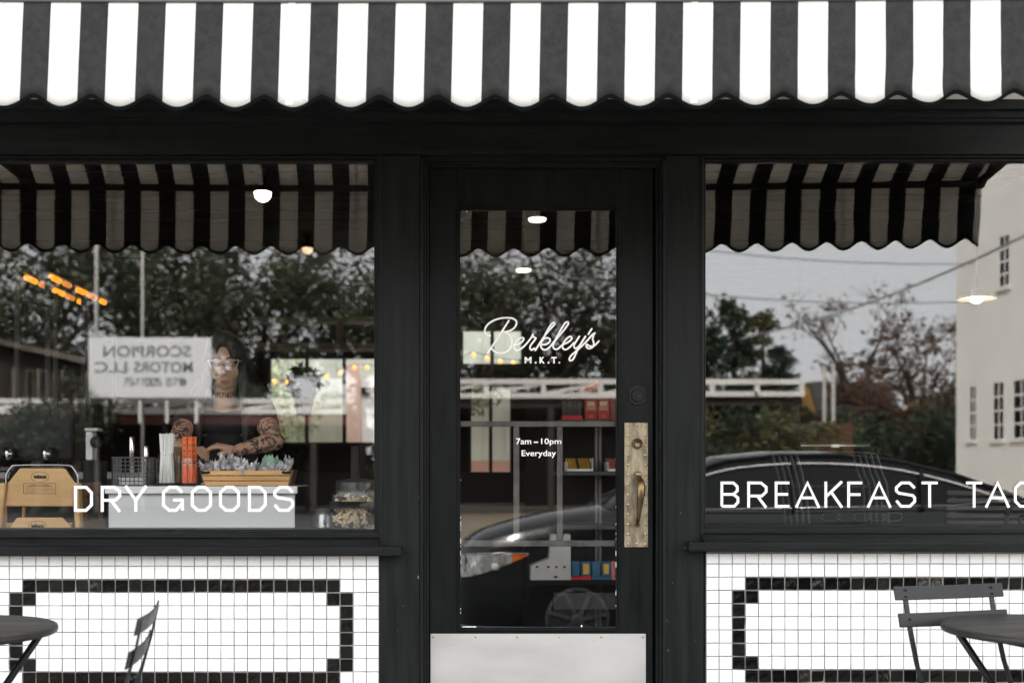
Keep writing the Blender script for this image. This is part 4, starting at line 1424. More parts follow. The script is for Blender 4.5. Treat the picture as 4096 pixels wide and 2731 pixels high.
bagx = [826, 866, 908, 950, 1000, 1058, 1098, 1142]
bagl = ['crumpled clear bag at the end of the pine box nearest the orange sleeves', 'crumpled clear bag, second from the orange sleeves in the pine box', 'tall crumpled clear bag in front of the wrist', 'crumpled clear bag in front of the forearm', 'crumpled clear bag with a corner hanging over the pine box',
        'low crumpled clear bag in front of the mint cloth', 'crumpled bag beside the mint cloth', 'wide crumpled clear bag at the far end of the pine box']
for k, px in enumerate(bagx):
    p = at(px, 1890, 0.43)
    hh = (0.085, 0.095, 0.115, 0.10, 0.085, 0.075, 0.082, 0.1)[k]
    t = thing('clear_bag', bagl[k], 'bag', (p[0], 0.42 + 0.02 * (k % 2), ztop + 0.012), 'crumpled bags in the pine box')
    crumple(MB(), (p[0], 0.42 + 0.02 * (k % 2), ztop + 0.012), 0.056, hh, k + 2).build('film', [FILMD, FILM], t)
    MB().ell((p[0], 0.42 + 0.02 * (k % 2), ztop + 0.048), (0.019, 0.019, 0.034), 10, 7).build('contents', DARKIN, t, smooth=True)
# corner of film hanging over the front
rnd = random.Random(21)
hx = at(965, 0, 0.345)[0]
t = bpy.data.objects['clear_bag.004']
v = [(hx - 0.03, 0.372, ztop + 0.085), (hx - 0.006, 0.350, ztop + 0.09), (hx + 0.026, 0.36, ztop + 0.115), (hx - 0.012, 0.346, ztop + 0.072), (hx + 0.012, 0.344, ztop + 0.078), (hx + 0.004, 0.346, ztop + 0.044), (hx - 0.004, 0.347, ztop + 0.058)]
MB().add(v, [(0, 3, 1), (1, 4, 2), (1, 3, 4), (3, 6, 4), (6, 5, 4)]).build('film', FILM, t, weld=False)
p = at(1075, 1860, 0.45)
gcl = MB()
for k in range(9):
    a = rnd.uniform(-0.5, 0.5); b0 = Vector((p[0] + rnd.uniform(-.02, .022), 0.44 + rnd.uniform(-.012, .012), ztop + 0.05))
    hh = rnd.uniform(0.06, 0.092)
    e = [b0 + Vector((-0.008, 0, 0)), b0 + Vector((0.008, rnd.uniform(-.01, .01), 0)), b0 + Vector((0.013 + a * 0.03, rnd.uniform(-.008, .008), hh * 0.7)), b0 + Vector((0.004 + a * 0.04, 0.0, hh)), b0 + Vector((-0.012 + a * 0.03, rnd.uniform(-.008, .008), hh * 0.75))]
    gcl.add(e, [(0, 1, 2), (0, 2, 4), (4, 2, 3)])
o = gcl.build('paper_tissue', GREENC, weld=False)
sol = o.modifiers.new('t', 'SOLIDIFY'); sol.thickness = 0.001
tag(o, 'mint green tissue paper sticking up from the pine box', 'tissue paper')

# dog biscuit jar on the window ledge
bx('window_ledge', PAINT_H, shop, fx(-540), fx(1500), 0.135, 0.235, 0.92, fz(2117) - 0.003)
zl = fz(2117) - 0.003
jx0, jx1 = at(1325, 0, 0.16)[0], at(1492, 0, 0.16)[0]
JCX, JR = (jx0 + jx1) / 2, (jx1 - jx0) / 2
JY = 0.185 + 0.015
jt = thing('biscuit_jar', 'square glass jar of bone biscuits with a black strap', 'jar', (JCX, JY, zl))
jh = 0.158
m = MB()
n = 32
v, f = [], []
prof = [(0.90, 0.001), (1.0, 0.012), (1.0, jh - 0.03), (0.9, jh - 0.004), (0.82, jh), (0.80, jh), (0.88, jh - 0.006), (0.975, jh - 0.032), (0.975, 0.014), (0.0, 0.012)]
JD = 0.045
for r_, z in prof:
    for k in range(n):
        a = 2 * math.pi * k / n
        ca, sa = math.cos(a), math.sin(a)
        e = 0.38
        v.append((JCX + JR * r_ * math.copysign(abs(ca) ** e, ca), JY + JD * r_ * math.copysign(abs(sa) ** e, sa), zl + z))
for i in range(len(prof) - 1):
    for k in range(n):
        f.append((i * n + k, i * n + (k + 1) % n, (i + 1) * n + (k + 1) % n, (i + 1) * n + k))
MB().add(v, f).build('glass_body', JAR, jt, smooth=True)
v, f = [], []
for z in (0.083, 0.111):
    for k in range(n):
        a = 2 * math.pi * k / n
        ca, sa = math.cos(a), math.sin(a)
        v.append((JCX + (JR + 0.002) * math.copysign(abs(ca) ** .38, ca), JY + (JD + 0.002) * math.copysign(abs(sa) ** .38, sa), zl + z))
for k in range(n):
    f.append((k, (k + 1) % n, n + (k + 1) % n, n + k))
o = MB().add(v, f).build('strap', PURE_BLACK, jt)
sol = o.modifiers.new('t', 'SOLIDIFY'); sol.thickness = 0.002; sol.offset = 1
bx('buckle', BLACKMETAL, jt, jx0 - 0.004, jx0 + 0.03, JY - JD - 0.008, JY - JD - 0.0045, zl + 0.081, zl + 0.113, 0.002)
BISC = mat('biscuit', (0.62, 0.50, 0.33), 0.8, var=0.18, scale=50, bump=0.3)
bm_ = MB().tube([(-0.02, 0, 0), (0.02, 0, 0)], 0.0075, 10)
for sx in (-1, 1):
    for sz in (-1, 1):
        bm_.ell((sx * 0.022, 0, sz * 0.0065), (0.0085, 0.0075, 0.0085), 10, 6)
b0 = bm_.build('dog_biscuit', BISC, smooth=True)
rnd = random.Random(4)
cells = []
for row in range(6):
    for kx in range(4):
        for ky in range(2):
            cells.append((row, kx, ky))
nbis = 0
for row, kx, ky in cells:
    if row == 5 and (kx in (0, 3) or ky == 1): continue
    o = b0 if nbis == 0 else b0.copy()
    if nbis: COL.objects.link(o)
    nbis += 1
    o.location = (JCX - 0.05 + kx * 0.0335 + rnd.uniform(-.007, .007), JY - 0.018 + ky * 0.034 + rnd.uniform(-.004, .004), zl + 0.026 + row * 0.0185 + rnd.uniform(-.003, .003))
    o.rotation_euler = (rnd.uniform(-.4, .4), rnd.choice((rnd.gauss(0, .5), rnd.gauss(1.45, .35), rnd.gauss(-.8, .3))), rnd.uniform(-.5, .5))
    if kx == 0: o.location.x = max(o.location.x, JCX - JR + 0.026)
    if kx == 3: o.location.x = min(o.location.x, JCX + JR - 0.026)
    tag(o, 'bone shaped biscuit heaped in the square glass jar', 'dog biscuit', 'dog biscuits in the jar')
# dark stool behind the jar
st = thing('steel_bin', 'steel bin with a curved shoulder left of the biscuit jar', 'bin', at(1285, 2117, 0.4))
p = at(1290, 2117, 0.45)
MB().lathe([(0.045, -0.5), (0.045, 0.06), (0.03, 0.09), (0.0, 0.095)], p, 20).build('body', mat('brushed_steel', (0.5, 0.5, 0.5), 0.35, metal=0.8), st, smooth=True)
p = at(1420, 1930, 0.8)
tp = thing('metal_canister', 'dim grey canister with a tall neck behind the biscuit jar', 'canister', p)
MB().lathe([(0.09, -0.7), (0.09, 0.0), (0.085, 0.012), (0.02, 0.02), (0.018, 0.17), (0.0, 0.172)], (p[0], 0.8, p[2]), 24).build('body', mat('dull_steel', (0.1, 0.1, 0.1), 0.4, metal=0.4), tp, smooth=True)

# ------------------------------------------------------------------ wooden high chairs
def board(poly, y0, y1, name, m, parent, bevel=0.004):
    return MB().prism(poly, y0, y1).build(name, m, parent, bevel)


def hc(px, py, y):
    q = at(px, py, y)
    return (q[0], q[2])


def high_chair(label, y, dy, pts_, lx0, lx1, lz0, lz1, ex, group, warn=None, m=WOODC):
    q = [hc(a, b, y) for a, b in pts_]
    xm = sum(a for a, b in q) / len(q)
    r = thing('high_chair', label, 'high chair', (xm, y + 0.1, ZFL), group)
    board(q, y, y + 0.018, 'backrest', m, r, 0.006)
    if lx0:
        a, b = hc(lx0, lz1, y), hc(lx1, lz0, y)
        text_mesh('winco', a[0], b[0], a[1], b[1], y - 0.0005, y - 0.0001, bold=0.075).build('printed_logo', PURE_BLACK, r)
        e0 = hc(ex[0], ex[1], y)
        rx_, rz_ = ex[2] * (D + y) / F, ex[3] * (D + y) / F
        MB().ribbon([(e0[0] + rx_ * math.cos(k * math.pi / 16), e0[1] + rz_ * math.sin(k * math.pi / 16)) for k in range(32)], 0.0015, y - 0.0005, y - 0.0001, True).build('printed_ring', PURE_BLACK, r)
    if warn:
        a, b = hc(warn[0], warn[3], y), hc(warn[1], warn[2], y)
        MB().ribbon([(a[0], a[1]), (b[0], a[1]), (b[0], b[1]), (a[0], b[1])], 0.0015, y - 0.0005, y - 0.0001, True).build('printed_ring', PURE_BLACK, r)
        H = b[1] - a[1]; W = b[0] - a[0]
        text_mesh('WARNING: THIS CHAIR REQUIRES', a[0] + W * .2, b[0] - W * .2, b[1] - H * .21, b[1] - H * .12, y - 0.0004, y - 0.0001, bold=0.03).build('printed_text', PURE_BLACK, r)
        text_mesh('PERIODIC INSPECTION AND MAINTENANCE', a[0] + W * .12, b[0] - W * .12, b[1] - H * .34, b[1] - H * .25, y - 0.0004, y - 0.0001, bold=0.03).build('printed_text', PURE_BLACK, r)
        m_ = MB()
        for k in range(5):
            z = b[1] - H * (0.46 + 0.11 * k)
            x = a[0] + W * .05
            xe = b[0] - W * (.05 if k < 4 else .55)
            while x < xe:
                l_ = random.uniform(0.002, 0.007)
                m_.box(x, min(x + l_, xe), y - 0.0004, y - 0.0001, z - 0.0006, z + 0.0006)
                x += l_ + 0.0012
        tag(m_.build('printed_text', mat('grey_ink', (0.16, 0.1, 0.05), 0.7), r), kind='stuff')
    return r


Y1 = 0.33
hca = high_chair('light wooden high chair with printed warning box on its tall back', Y1, 0.3, [(80, 1872), (74, 1876), (31, 1930), (18, 2025), (294, 2025), (299, 1932), (262, 1877), (252, 1872)], 133, 187, 1897, 1914, (160, 1907, 35, 20.5), 'wooden high chairs behind the pane', (94, 223, 1932, 1973))
for a0, b0_, a1, b1 in ((2, 28, -22, 4), (296, 318, 306, 330)):
    t0, t1 = hc(a0, 1930, Y1), hc(b0_, 1930, Y1)
    u0, u1 = hc(a1, 2190, Y1), hc(b1, 2190, Y1)
    board([t0, t1, u1, u0], Y1 - 0.02, Y1 + 0.035, 'side_post', WOODC, hca, 0.008)
q0, q1 = hc(88, 2026, Y1 + .2), hc(82, 2190, Y1 + .2)
board([q0, (q0[0] + 0.016, q0[1]), (q1[0] + 0.016, q1[1]), q1], Y1 + 0.2, Y1 + 0.225, 'rear_leg', WOODC, hca)
qa, qb = hc(-10, 2088, Y1 + .1), hc(300, 2108, Y1 + .1)
board([(qa[0], qb[1]), (qb[0], qb[1]), (qb[0], qa[1]), (qa[0], qa[1])], Y1 + 0.06, Y1 + 0.08, 'seat_rail', WOODC, hca)
hcb = high_chair('light wooden high chair back tucked low in front of the taller one', 0.27, 0.1, [(71, 2069), (64, 2072), (40, 2105), (32, 2190), (288, 2190), (280, 2105), (253, 2074), (244, 2069)], 123, 177, 2094, 2111, (150, 2103, 35, 20.5), 'wooden high chairs behind the pane')
# brown chair frame behind
Y2 = 0.62
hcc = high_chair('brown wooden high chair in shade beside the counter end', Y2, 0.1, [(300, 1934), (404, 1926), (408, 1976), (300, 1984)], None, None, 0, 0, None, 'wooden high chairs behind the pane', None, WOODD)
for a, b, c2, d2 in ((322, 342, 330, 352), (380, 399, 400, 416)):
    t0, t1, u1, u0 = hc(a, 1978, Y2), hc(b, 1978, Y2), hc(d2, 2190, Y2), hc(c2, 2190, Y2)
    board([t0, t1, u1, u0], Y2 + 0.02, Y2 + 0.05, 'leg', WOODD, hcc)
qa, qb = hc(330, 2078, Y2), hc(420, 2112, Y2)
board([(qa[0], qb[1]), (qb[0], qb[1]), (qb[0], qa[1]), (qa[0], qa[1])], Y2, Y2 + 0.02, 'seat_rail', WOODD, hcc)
# chrome hoop chair
Y3 = 0.5
hp_ = thing('hoop_chair', 'chair with a chrome tube hoop and black back behind the wooden high chair', 'chair', (hc(170, 0, Y3)[0], Y3, ZFL))
P = [(26, 2190), (25, 1930), (30, 1893), (45, 1870), (62, 1861), (170, 1859), (272, 1861), (292, 1872), (306, 1895), (312, 1930), (312, 2190)]
MB().tube(spline([(hc(a, b, Y3)[0], Y3, hc(a, b, Y3)[1]) for a, b in P], 5), 0.0045, 10).build('hoop', CHROME, hp_, smooth=True)
board([hc(a, b, Y3) for a, b in ((34, 1990), (34, 1898), (60, 1868), (276, 1868), (304, 1900), (304, 1990))], Y3 + 0.002, Y3 + 0.02, 'back_pad', PURE_BLACK, hp_)
# ------------------------------------------------------------------ the person behind the counter
def remesh(mb, voxel, name, mats, parent, iters=3, disp=None):
    o = mb.build(name + '_raw', mats[:1])
    r = o.modifiers.new('r', 'REMESH'); r.mode = 'VOXEL'; r.voxel_size = voxel; r.use_smooth_shade = True
    s = o.modifiers.new('s', 'SMOOTH'); s.iterations = iters; s.factor = 0.5
    dg = bpy.context.evaluated_depsgraph_get()
    me = bpy.data.meshes.new_from_object(o.evaluated_get(dg))
    old = o.data
    bpy.data.objects.remove(o); bpy.data.meshes.remove(old)
    me.name = name
    if disp:
        for v in me.vertices:
            v.co += Vector(disp(v.co))
    me.materials.clear()
    for m in mats: me.materials.append(m)
    me.polygons.foreach_set('use_smooth', [True] * len(me.polygons))
    q = bpy.data.objects.new(name, me)
    COL.objects.link(q)
    adopt(q, parent)
    return q


def skin_material():
    m, n, b = nodes_of('tattooed_skin')
    L = n.links.new
    tcn = n.nodes.new('ShaderNodeTexCoord')
    no = n.nodes.new('ShaderNodeTexNoise'); no.inputs['Scale'].default_value = 19; no.inputs['Detail'].default_value = 4; no.inputs['Distortion'].default_value = 2.6
    L(tcn.outputs['Object'], no.inputs['Vector'])
    st = n.nodes.new('ShaderNodeMapRange'); st.inputs['From Min'].default_value = 0.49; st.inputs['From Max'].default_value = 0.53
    L(no.outputs['Fac'], st.inputs['Value'])
    sep = n.nodes.new('ShaderNodeSeparateXYZ'); L(tcn.outputs['Object'], sep.inputs[0])

    def rng(out_, a, b_):
        r = n.nodes.new('ShaderNodeMapRange'); r.inputs['From Min'].default_value = a; r.inputs['From Max'].default_value = b_
        L(out_, r.inputs['Value']); return r.outputs['Result']

    def mul(a, b_):
        r = n.nodes.new('ShaderNodeMath'); r.operation = 'MULTIPLY'; L(a, r.inputs[0]); L(b_, r.inputs[1]); return r.outputs[0]

    def add(a, b_):
        r = n.nodes.new('ShaderNodeMath'); r.operation = 'MAXIMUM'; L(a, r.inputs[0]); L(b_, r.inputs[1]); return r.outputs[0]
    arm_a = mul(rng(sep.outputs['X'], -1.205, -1.195), rng(sep.outputs['Z'], 1.50, 1.49))
    arm_b = mul(rng(sep.outputs['X'], -1.475, -1.485), rng(sep.outputs['Z'], 1.47, 1.46))
    arms = mul(add(arm_a, arm_b), st.outputs['Result'])
    n3 = n.nodes.new('ShaderNodeTexWave'); n3.inputs['Scale'].default_value = 26; n3.inputs['Distortion'].default_value = 9; n3.inputs['Detail Scale'].default_value = 3
    L(tcn.outputs['Object'], n3.inputs['Vector'])
    neck = mul(mul(rng(sep.outputs['Z'], 1.546, 1.549), rng(sep.outputs['Z'], 1.575, 1.572)), rng(n3.outputs['Fac'], 0.42, 0.55))
    tat = add(arms, neck)
    n2 = n.nodes.new('ShaderNodeTexNoise'); n2.inputs['Scale'].default_value = 30
    L(tcn.outputs['Object'], n2.inputs['Vector'])
    cr = n.nodes.new('ShaderNodeMix'); cr.data_type = 'RGBA'
    cr.inputs['A'].default_value = (0.56, 0.33, 0.22, 1); cr.inputs['B'].default_value = (0.66, 0.41, 0.29, 1)
    L(n2.outputs['Fac'], cr.inputs['Factor'])
    mx = n.nodes.new('ShaderNodeMix'); mx.data_type = 'RGBA'
    L(tat, mx.inputs['Factor']); L(cr.outputs['Result'], mx.inputs['A']); mx.inputs['B'].default_value = (0.055, 0.055, 0.06, 1)
    L(mx.outputs['Result'], b.inputs['Base Color'])
    b.inputs['Roughness'].default_value = 0.45
    b.inputs['Subsurface Weight'].default_value = 0.15
    b.inputs['Subsurface Radius'].default_value = (0.02, 0.008, 0.004)
    b.inputs['Subsurface Scale'].default_value = 0.3
    return m


SKIN = skin_material()
HAIR = mat('dark_hair', (0.012, 0.009, 0.007), 0.42, var=0.4, scale=30, stretch=(9, 9, 0.6), bump=0.8, bscale=40)
SHIRT = mat('black_shirt', (0.014, 0.014, 0.015), 0.85, var=0.2, scale=20, bump=0.2)
LIP = mat('lip', (0.36, 0.15, 0.12), 0.4)
BROW = mat('brow_hair', (0.03, 0.02, 0.015), 0.8)
FRAMEP = mat('clear_pink_frame', (0.78, 0.62, 0.54), 0.25)
per = thing('person', 'person with long dark hair, pale cat-eye glasses and tattooed arms working behind the counter', 'person', (-1.335, 0.95, ZFL))
HC = Vector((-1.325, 0.885, 1.712))           # between the eyes
HR = Matrix.Rotation(math.radians(10), 3, 'X') @ Matrix.Rotation(math.radians(7), 3, 'Z')


def hp3(x, y, z):
    return HC + HR @ Vector((x, y, z))


def hell(mb, c, r):
    return mb.ell(hp3(*c), r, 20, 14, rot=HR)


b = MB()
for c, r in (((0, .025, .04), (.074, .093, .098)), ((0, -.012, -.02), (.063, .073, .088)), ((0, -.03, -.085), (.046, .045, .036)), ((0, -.05, -.104), (.024, .02, .017)),
             ((.036, -.046, -.042), (.028, .026, .032)), ((-.036, -.046, -.042), (.028, .026, .032)),
             ((0, -.084, -.02), (.0095, .014, .026)), ((0, -.094, -.042), (.0125, .012, .0105)), ((.011, -.086, -.045), (.008, .009, .007)), ((-.011, -.086, -.045), (.008, .009, .007)),
             ((.03, -.066, .021), (.025, .012, .008)), ((-.03, -.066, .021), (.025, .012, .008)),
             ((0, -.074, -.076), (.025, .01, .008)), ((0, -.072, -.086), (.02, .01, .008)),
             ((.031, -.063, -.001), (.0165, .013, .0115)), ((-.031, -.063, -.001), (.0165, .013, .0115)),
             ((.077, .012, -.015), (.01, .018, .03)), ((-.077, .012, -.015), (.01, .018, .03))):
    hell(b, c, r)
b.tube([hp3(0, .02, -.07), Vector((-1.335, .93, 1.56)), Vector((-1.335, .955, 1.49))], [.054, .053, .066], 18)
# trunk under the shirt
b.ell((-1.335, .97, 1.42), (.17, .09, .10), 20, 12)
b.ell((-1.335, .97, 1.20), (.14, .09, .25), 20, 12)
b.tube([(-1.335, .96, 1.22), (-1.335, .97, 0.95), (-1.40, .97, 0.6), (-1.42, .98, 0.14)], [.13, .12, .08, .05], 14)
b.tube([(-1.335, .96, 1.22), (-1.335, .97, 0.95), (-1.27, .97, 0.6), (-1.25, .98, 0.14)], [.13, .12, .08, .05], 14)
# arms
SA, EA, WA = Vector((-1.155, .95, 1.455)), Vector((-1.066, .76, 1.335)), Vector((-1.222, .64, 1.292))
SB, EB, WB = Vector((-1.515, .95, 1.455)), Vector((-1.525, .74, 1.318)), Vector((-1.455, .62, 1.288))
for S_, E_, W_ in ((SA, EA, WA), (SB, EB, WB)):
    b.tube([S_, S_.lerp(E_, .5), E_, E_.lerp(W_, .3), E_.lerp(W_, .7), W_], [.055, .049, .042, .043, .033, .0265], 16)
    b.ell(E_, (.042, .042, .042), 14, 8)


def hand(b, wrist, dirn, up, sx, curl):
    """palm, four curled fingers of unequal length and a thumb"""
    d = dirn.normalized(); u = (up - d * up.dot(d)).normalized(); s = d.cross(u).normalized() * sx
    b.tube([wrist, wrist + d * .03, wrist + d * .075], [.026, .03, .031], 14, flat=0.62)
    for k in range(4):
        off = (k - 1.5) * .0175
        L_ = (.07, .082, .077, .06)[k]
        p0 = wrist + d * .055 + s * off * .8
        p1 = wrist + d * .088 + s * off + u * .006
        a = curl + .06 * k
        p2 = p1 + (d * math.cos(a) - u * math.sin(a)) * L_ * .5
        p3 = p2 + (d * math.cos(a * 1.9) - u * math.sin(a * 1.9)) * L_ * .32
        p4 = p3 + (d * math.cos(a * 2.5) - u * math.sin(a * 2.5)) * L_ * .24
        b.tube([p0, p1, p2, p3, p4], [.0105, .0098, .0088, .008, .0062], 10)
    t0 = wrist + d * .025 - s * .024
    t1 = t0 + d * .03 - s * .02 - u * .012
    t2 = t1 + d * .03 - s * .002 - u * .014
    b.tube([t0, t1, t2], [.0135, .0115, .008], 10)


hand(b, WA, Vector((-1, -.28, .18)), Vector((.15, -.2, 1)), 1, 0.42)
hand(b, WB, Vector((.75, -.55, .05)), Vector((-.1, -.1, 1)), -1, 0.45)
body = remesh(b, 0.0042, 'body', [SKIN], per, 2)
# clothes
m = MB()
m.ell((-1.335, .972, 1.425), (.187, .104, .085), 22, 12)
m.ell((-1.335, .972, 1.20), (.156, .105, .27), 22, 14)
for S_, E_ in ((SA, EA), (SB, EB)):
    m.tube([S_ + Vector((0, .01, .005)), S_.lerp(E_, .38)], [.066, .06], 16)
remesh(m, 0.007, 'shirt', [SHIRT], per, 4)
m = MB()
for sx in (-1, 1):
    m.tube([(-1.335 + sx * .068, .97, .95), (-1.335 + sx * .078, .98, .55), (-1.335 + sx * .085, .985, .16)], [.1, .082, .06], 16)
m.ell((-1.335, .972, .95), (.15, .11, .12), 18, 10)
remesh(m, 0.01, 'trousers', [SHIRT], per, 3)
for sx in (-1, 1):
    MB().ell((-1.335 + sx * .088, .95, .155), (.045, .12, .034), 14, 8).build('shoe', PURE_BLACK, per, smooth=True)
# hair: a cap and two long falls
m = MB()
hell(m, (0, .045, .052), (.086, .095, .098))
hell(m, (0.05, .0, .055), (.045, .075, .075))
hell(m, (-0.05, .01, .05), (.042, .07, .07))
hell(m, (0.0, -.005, .108), (.06, .068, .05))
hell(m, (0.042, -.026, .088), (.040, .056, .05))
hell(m, (-0.045, -.022, .084), (.036, .054, .05))
hell(m, (0.066, -.02, .04), (.026, .046, .06))
hell(m, (-0.068, -.016, .04), (.024, .044, .06))
for sx, spread in ((1, 1.0), (-1, 0.62)):
    for k in range(7):
        t = k / 6
        x0 = sx * (.062 + .02 * t)
        a0 = hp3(x0, -.02 + .1 * t, .06 - .02 * t)
        a1 = hp3(sx * (.088 + .03 * t * spread), -.015 + .1 * t, -.07)
        a2 = Vector((-1.335 + sx * (.105 + .075 * t * spread), .885 + .09 * t, 1.56))
        a3 = Vector((-1.335 + sx * (.115 + .11 * t * spread), .875 + .09 * t, 1.45))
        a4 = Vector((-1.335 + sx * (.115 + .10 * t * spread), .868 + .09 * t, 1.28))
        m.tube(spline([a0, a1, a2, a3, a4], 4), [.03] * 5 + [.028] * 5 + [.026] * 4 + [.022, .016, .008], 8)
hr = remesh(m, 0.006, 'hair', [HAIR], per, 3, disp=lambda c: (0.004 * noise.noise(Vector((c.x * 70, c.y * 70, c.z * 6))), 0.004 * noise.noise(Vector((c.x * 60, c.y * 70, c.z * 6 + 9))), 0))
# face details
for sx in (-1, 1):
    MB().tube(spline([hp3(sx * .012, -.0765, .0235), hp3(sx * .03, -.0775, .031), hp3(sx * .05, -.066, .024)], 4), [.0022, .003, .003, .003, .0034, .003, .0026, .002, .001], 8).build('eyebrow', BROW, per, smooth=True)
    MB().tube(spline([hp3(sx * .016, -.0735, -.004), hp3(sx * .031, -.0772, -.0075), hp3(sx * .046, -.069, -.003)], 4), .0014, 6).build('eyelash', BROW, per, smooth=True)
    MB().ell(hp3(sx * .0065, -.0935, -.0495), (.0032, .0035, .002), 8, 6).build('nostril', BROW, per, smooth=True)
m = MB()
m.ell(hp3(0, -.0815, -.0765), (.022, .0045, .0042), 16, 8, rot=HR)
m.ell(hp3(0, -.0795, -.0845), (.018, .0045, .0048), 16, 8, rot=HR)
m.build('lips', LIP, per, smooth=True)
# glasses
gl_ = bpy.data.objects.new('glasses', None)
g = MB()
lens = MB()
for sx in (-1, 1):
    R_ = [(.004, .006), (.012, .0135), (.03, .0165), (.048, .02), (.064, .0245), (.062, .008), (.054, -.012), (.04, -.0225), (.022, -.0215), (.01, -.011)]
    P = [hp3(sx * (a + .004), -.098 + 6.0 * (a - .02) ** 2 * (1 if a > .02 else 0), q - .002) for a, q in R_]
    P = spline(P + [P[0]], 3)[:-1]
    g.tube(P, 0.0019, 7, True)
    lens.add(P, [tuple(range(len(P)))])
    e = hp3(sx * .066, -.088, .018)
    g.tube([e, hp3(sx * .078, -.07, .014), hp3(sx * .08, .01, .006)], .0018, 6)
g.tube([hp3(-.008, -.098, .008), hp3(0, -.1, .010), hp3(.008, -.098, .008)], .0018, 6)
bpy.data.objects.remove(gl_)
go = g.build('glasses', FRAMEP, per, smooth=True)
lens.build('lens', glass('lens_glass', 0.05), go, weld=False)

# ------------------------------------------------------------------ shelves seen through the door
sh = thing('store_shelf', 'dark shelving unit with packets seen through the door glass', 'shelf', (0.72, 1.75, ZFL))
SHM = mat('shelf_grey', (0.06, 0.062, 0.06), 0.6, var=0.2)
SX0, SX1 = at(2120, 0, 1.55)[0], at(2760, 0, 1.55)[0]
for py in (1677, 1884, 2100, 2322):
    z = at(0, py, 1.55)[2]
    bx('shelf_board', SHM if py != 2322 else PURE_BLACK, sh, SX0 if py > 2200 else at(2240, 0, 1.55)[0], SX1, 1.55, 1.95, z - 0.022, z, 0.002)
bx('front_panel', SHM, sh, at(2215, 0, 1.56)[0], SX1, 1.56, 1.58, at(0, 2436, 1.56)[2], at(0, 2370, 1.56)[2], 0.002)
bx('back_panel', DARKWALL, sh, SX0, SX1, 1.951, 1.965, ZFL + 0.002, 1.75)
for px in (2380, 2395):
    bx('shelf_post', mat('shelf_post_grey', (0.16, 0.16, 0.15), 0.5), sh, at(px, 0, 1.75)[0], at(px + 10, 0, 1.75)[0], 1.74, 1.76, ZFL + 0.002, 1.47)
RED = mat('red_carton', (0.42, 0.035, 0.03), 0.5, var=0.1)
DKR = mat('dark_stripe_carton', (0.06, 0.05, 0.045), 0.5, var=0.2)
PALEY = mat('cream_print', (0.75, 0.55, 0.3), 0.5)
BLUE = mat('blue_pack', (0.035, 0.16, 0.29), 0.4, var=0.2)
REDT = mat('bright_red_tray', (0.65, 0.03, 0.03), 0.4)
PINKT = mat('pink_pack', (0.7, 0.22, 0.22), 0.4)
ORNG = mat('orange_carton', (0.62, 0.16, 0.035), 0.5)
zsh = at(0, 1677, 1.55)[2]
for k, (a, b2_, lab) in enumerate(((2340, 2388, 'red carton with cream print on the top shelf, first of the pair'), (2391, 2438, 'red carton with cream print on the top shelf, nearest the door stile'))):
    x0, x1 = at(a, 0, 1.6)[0], at(b2_, 0, 1.6)[0]
    o = bx('carton', RED, None, x0, x1, 1.6, 1.68, zsh + 0.001, zsh + 0.112, 0.002)
    tag(o, lab, 'carton', 'red cartons on the top shelf')
    bx('print_patch', PALEY, o, x0 + 0.012, x1 - 0.012, 1.598, 1.5999, zsh + 0.075, zsh + 0.1)
    bx('print_patch', mat('pale_pink_print', (0.6, 0.25, 0.22), 0.5), o, x0 + 0.008, x1 - 0.008, 1.598, 1.5999, zsh + 0.05, zsh + 0.072)
    bx('print_patch', ORNG, o, x0 + 0.022, x1 - 0.022, 1.598, 1.5999, zsh + 0.012, zsh + 0.028)
x0 = at(2442, 0, 1.6)[0]
o = tag(bx('carton', mat('dull_red_carton', (0.3, 0.06, 0.05), 0.5), None, x0, x0 + 0.09, 1.6, 1.68, zsh + 0.001, zsh + 0.12, 0.002), 'dull red carton half hidden by the door stile', 'carton')
x0, x1 = at(2250, 0, 1.6)[0], at(2330, 0, 1.6)[0]
t = thing('striped_packs', 'row of upright striped packs in a low red tray on the top shelf', 'packs', (x0, 1.6, zsh))
bx('tray', REDT, t, x0, x1, 1.6, 1.7, zsh + 0.001, zsh + 0.024, 0.001)
for k in range(7):
    a = x0 + 0.004 + k * (x1 - x0 - 0.008) / 7
    bx('pack', DKR if k % 2 else SHM, t, a, a + 0.011, 1.605, 1.69, zsh + 0.0245, zsh + 0.105, 0.001)
p0, p1, p2 = at(2305, 1521, 1.7), at(2390, 1521, 1.7), at(2393, 1476, 1.7)
o = MB().prism([(p0[0], zsh + 0.16), (p1[0], zsh + 0.16), (p2[0], zsh + 0.225)], 1.7, 1.78).build('wedge_carton', ORNG, None, 0.002)
tag(o, 'orange wedge shaped carton above the red cartons', 'carton')
bx('carton_stack', SHM, sh, p0[0] - 0.01, p2[0] + 0.1, 1.7, 1.9, zsh + 0.122, zsh + 0.158)
z2 = at(0, 1884, 1.55)[2]
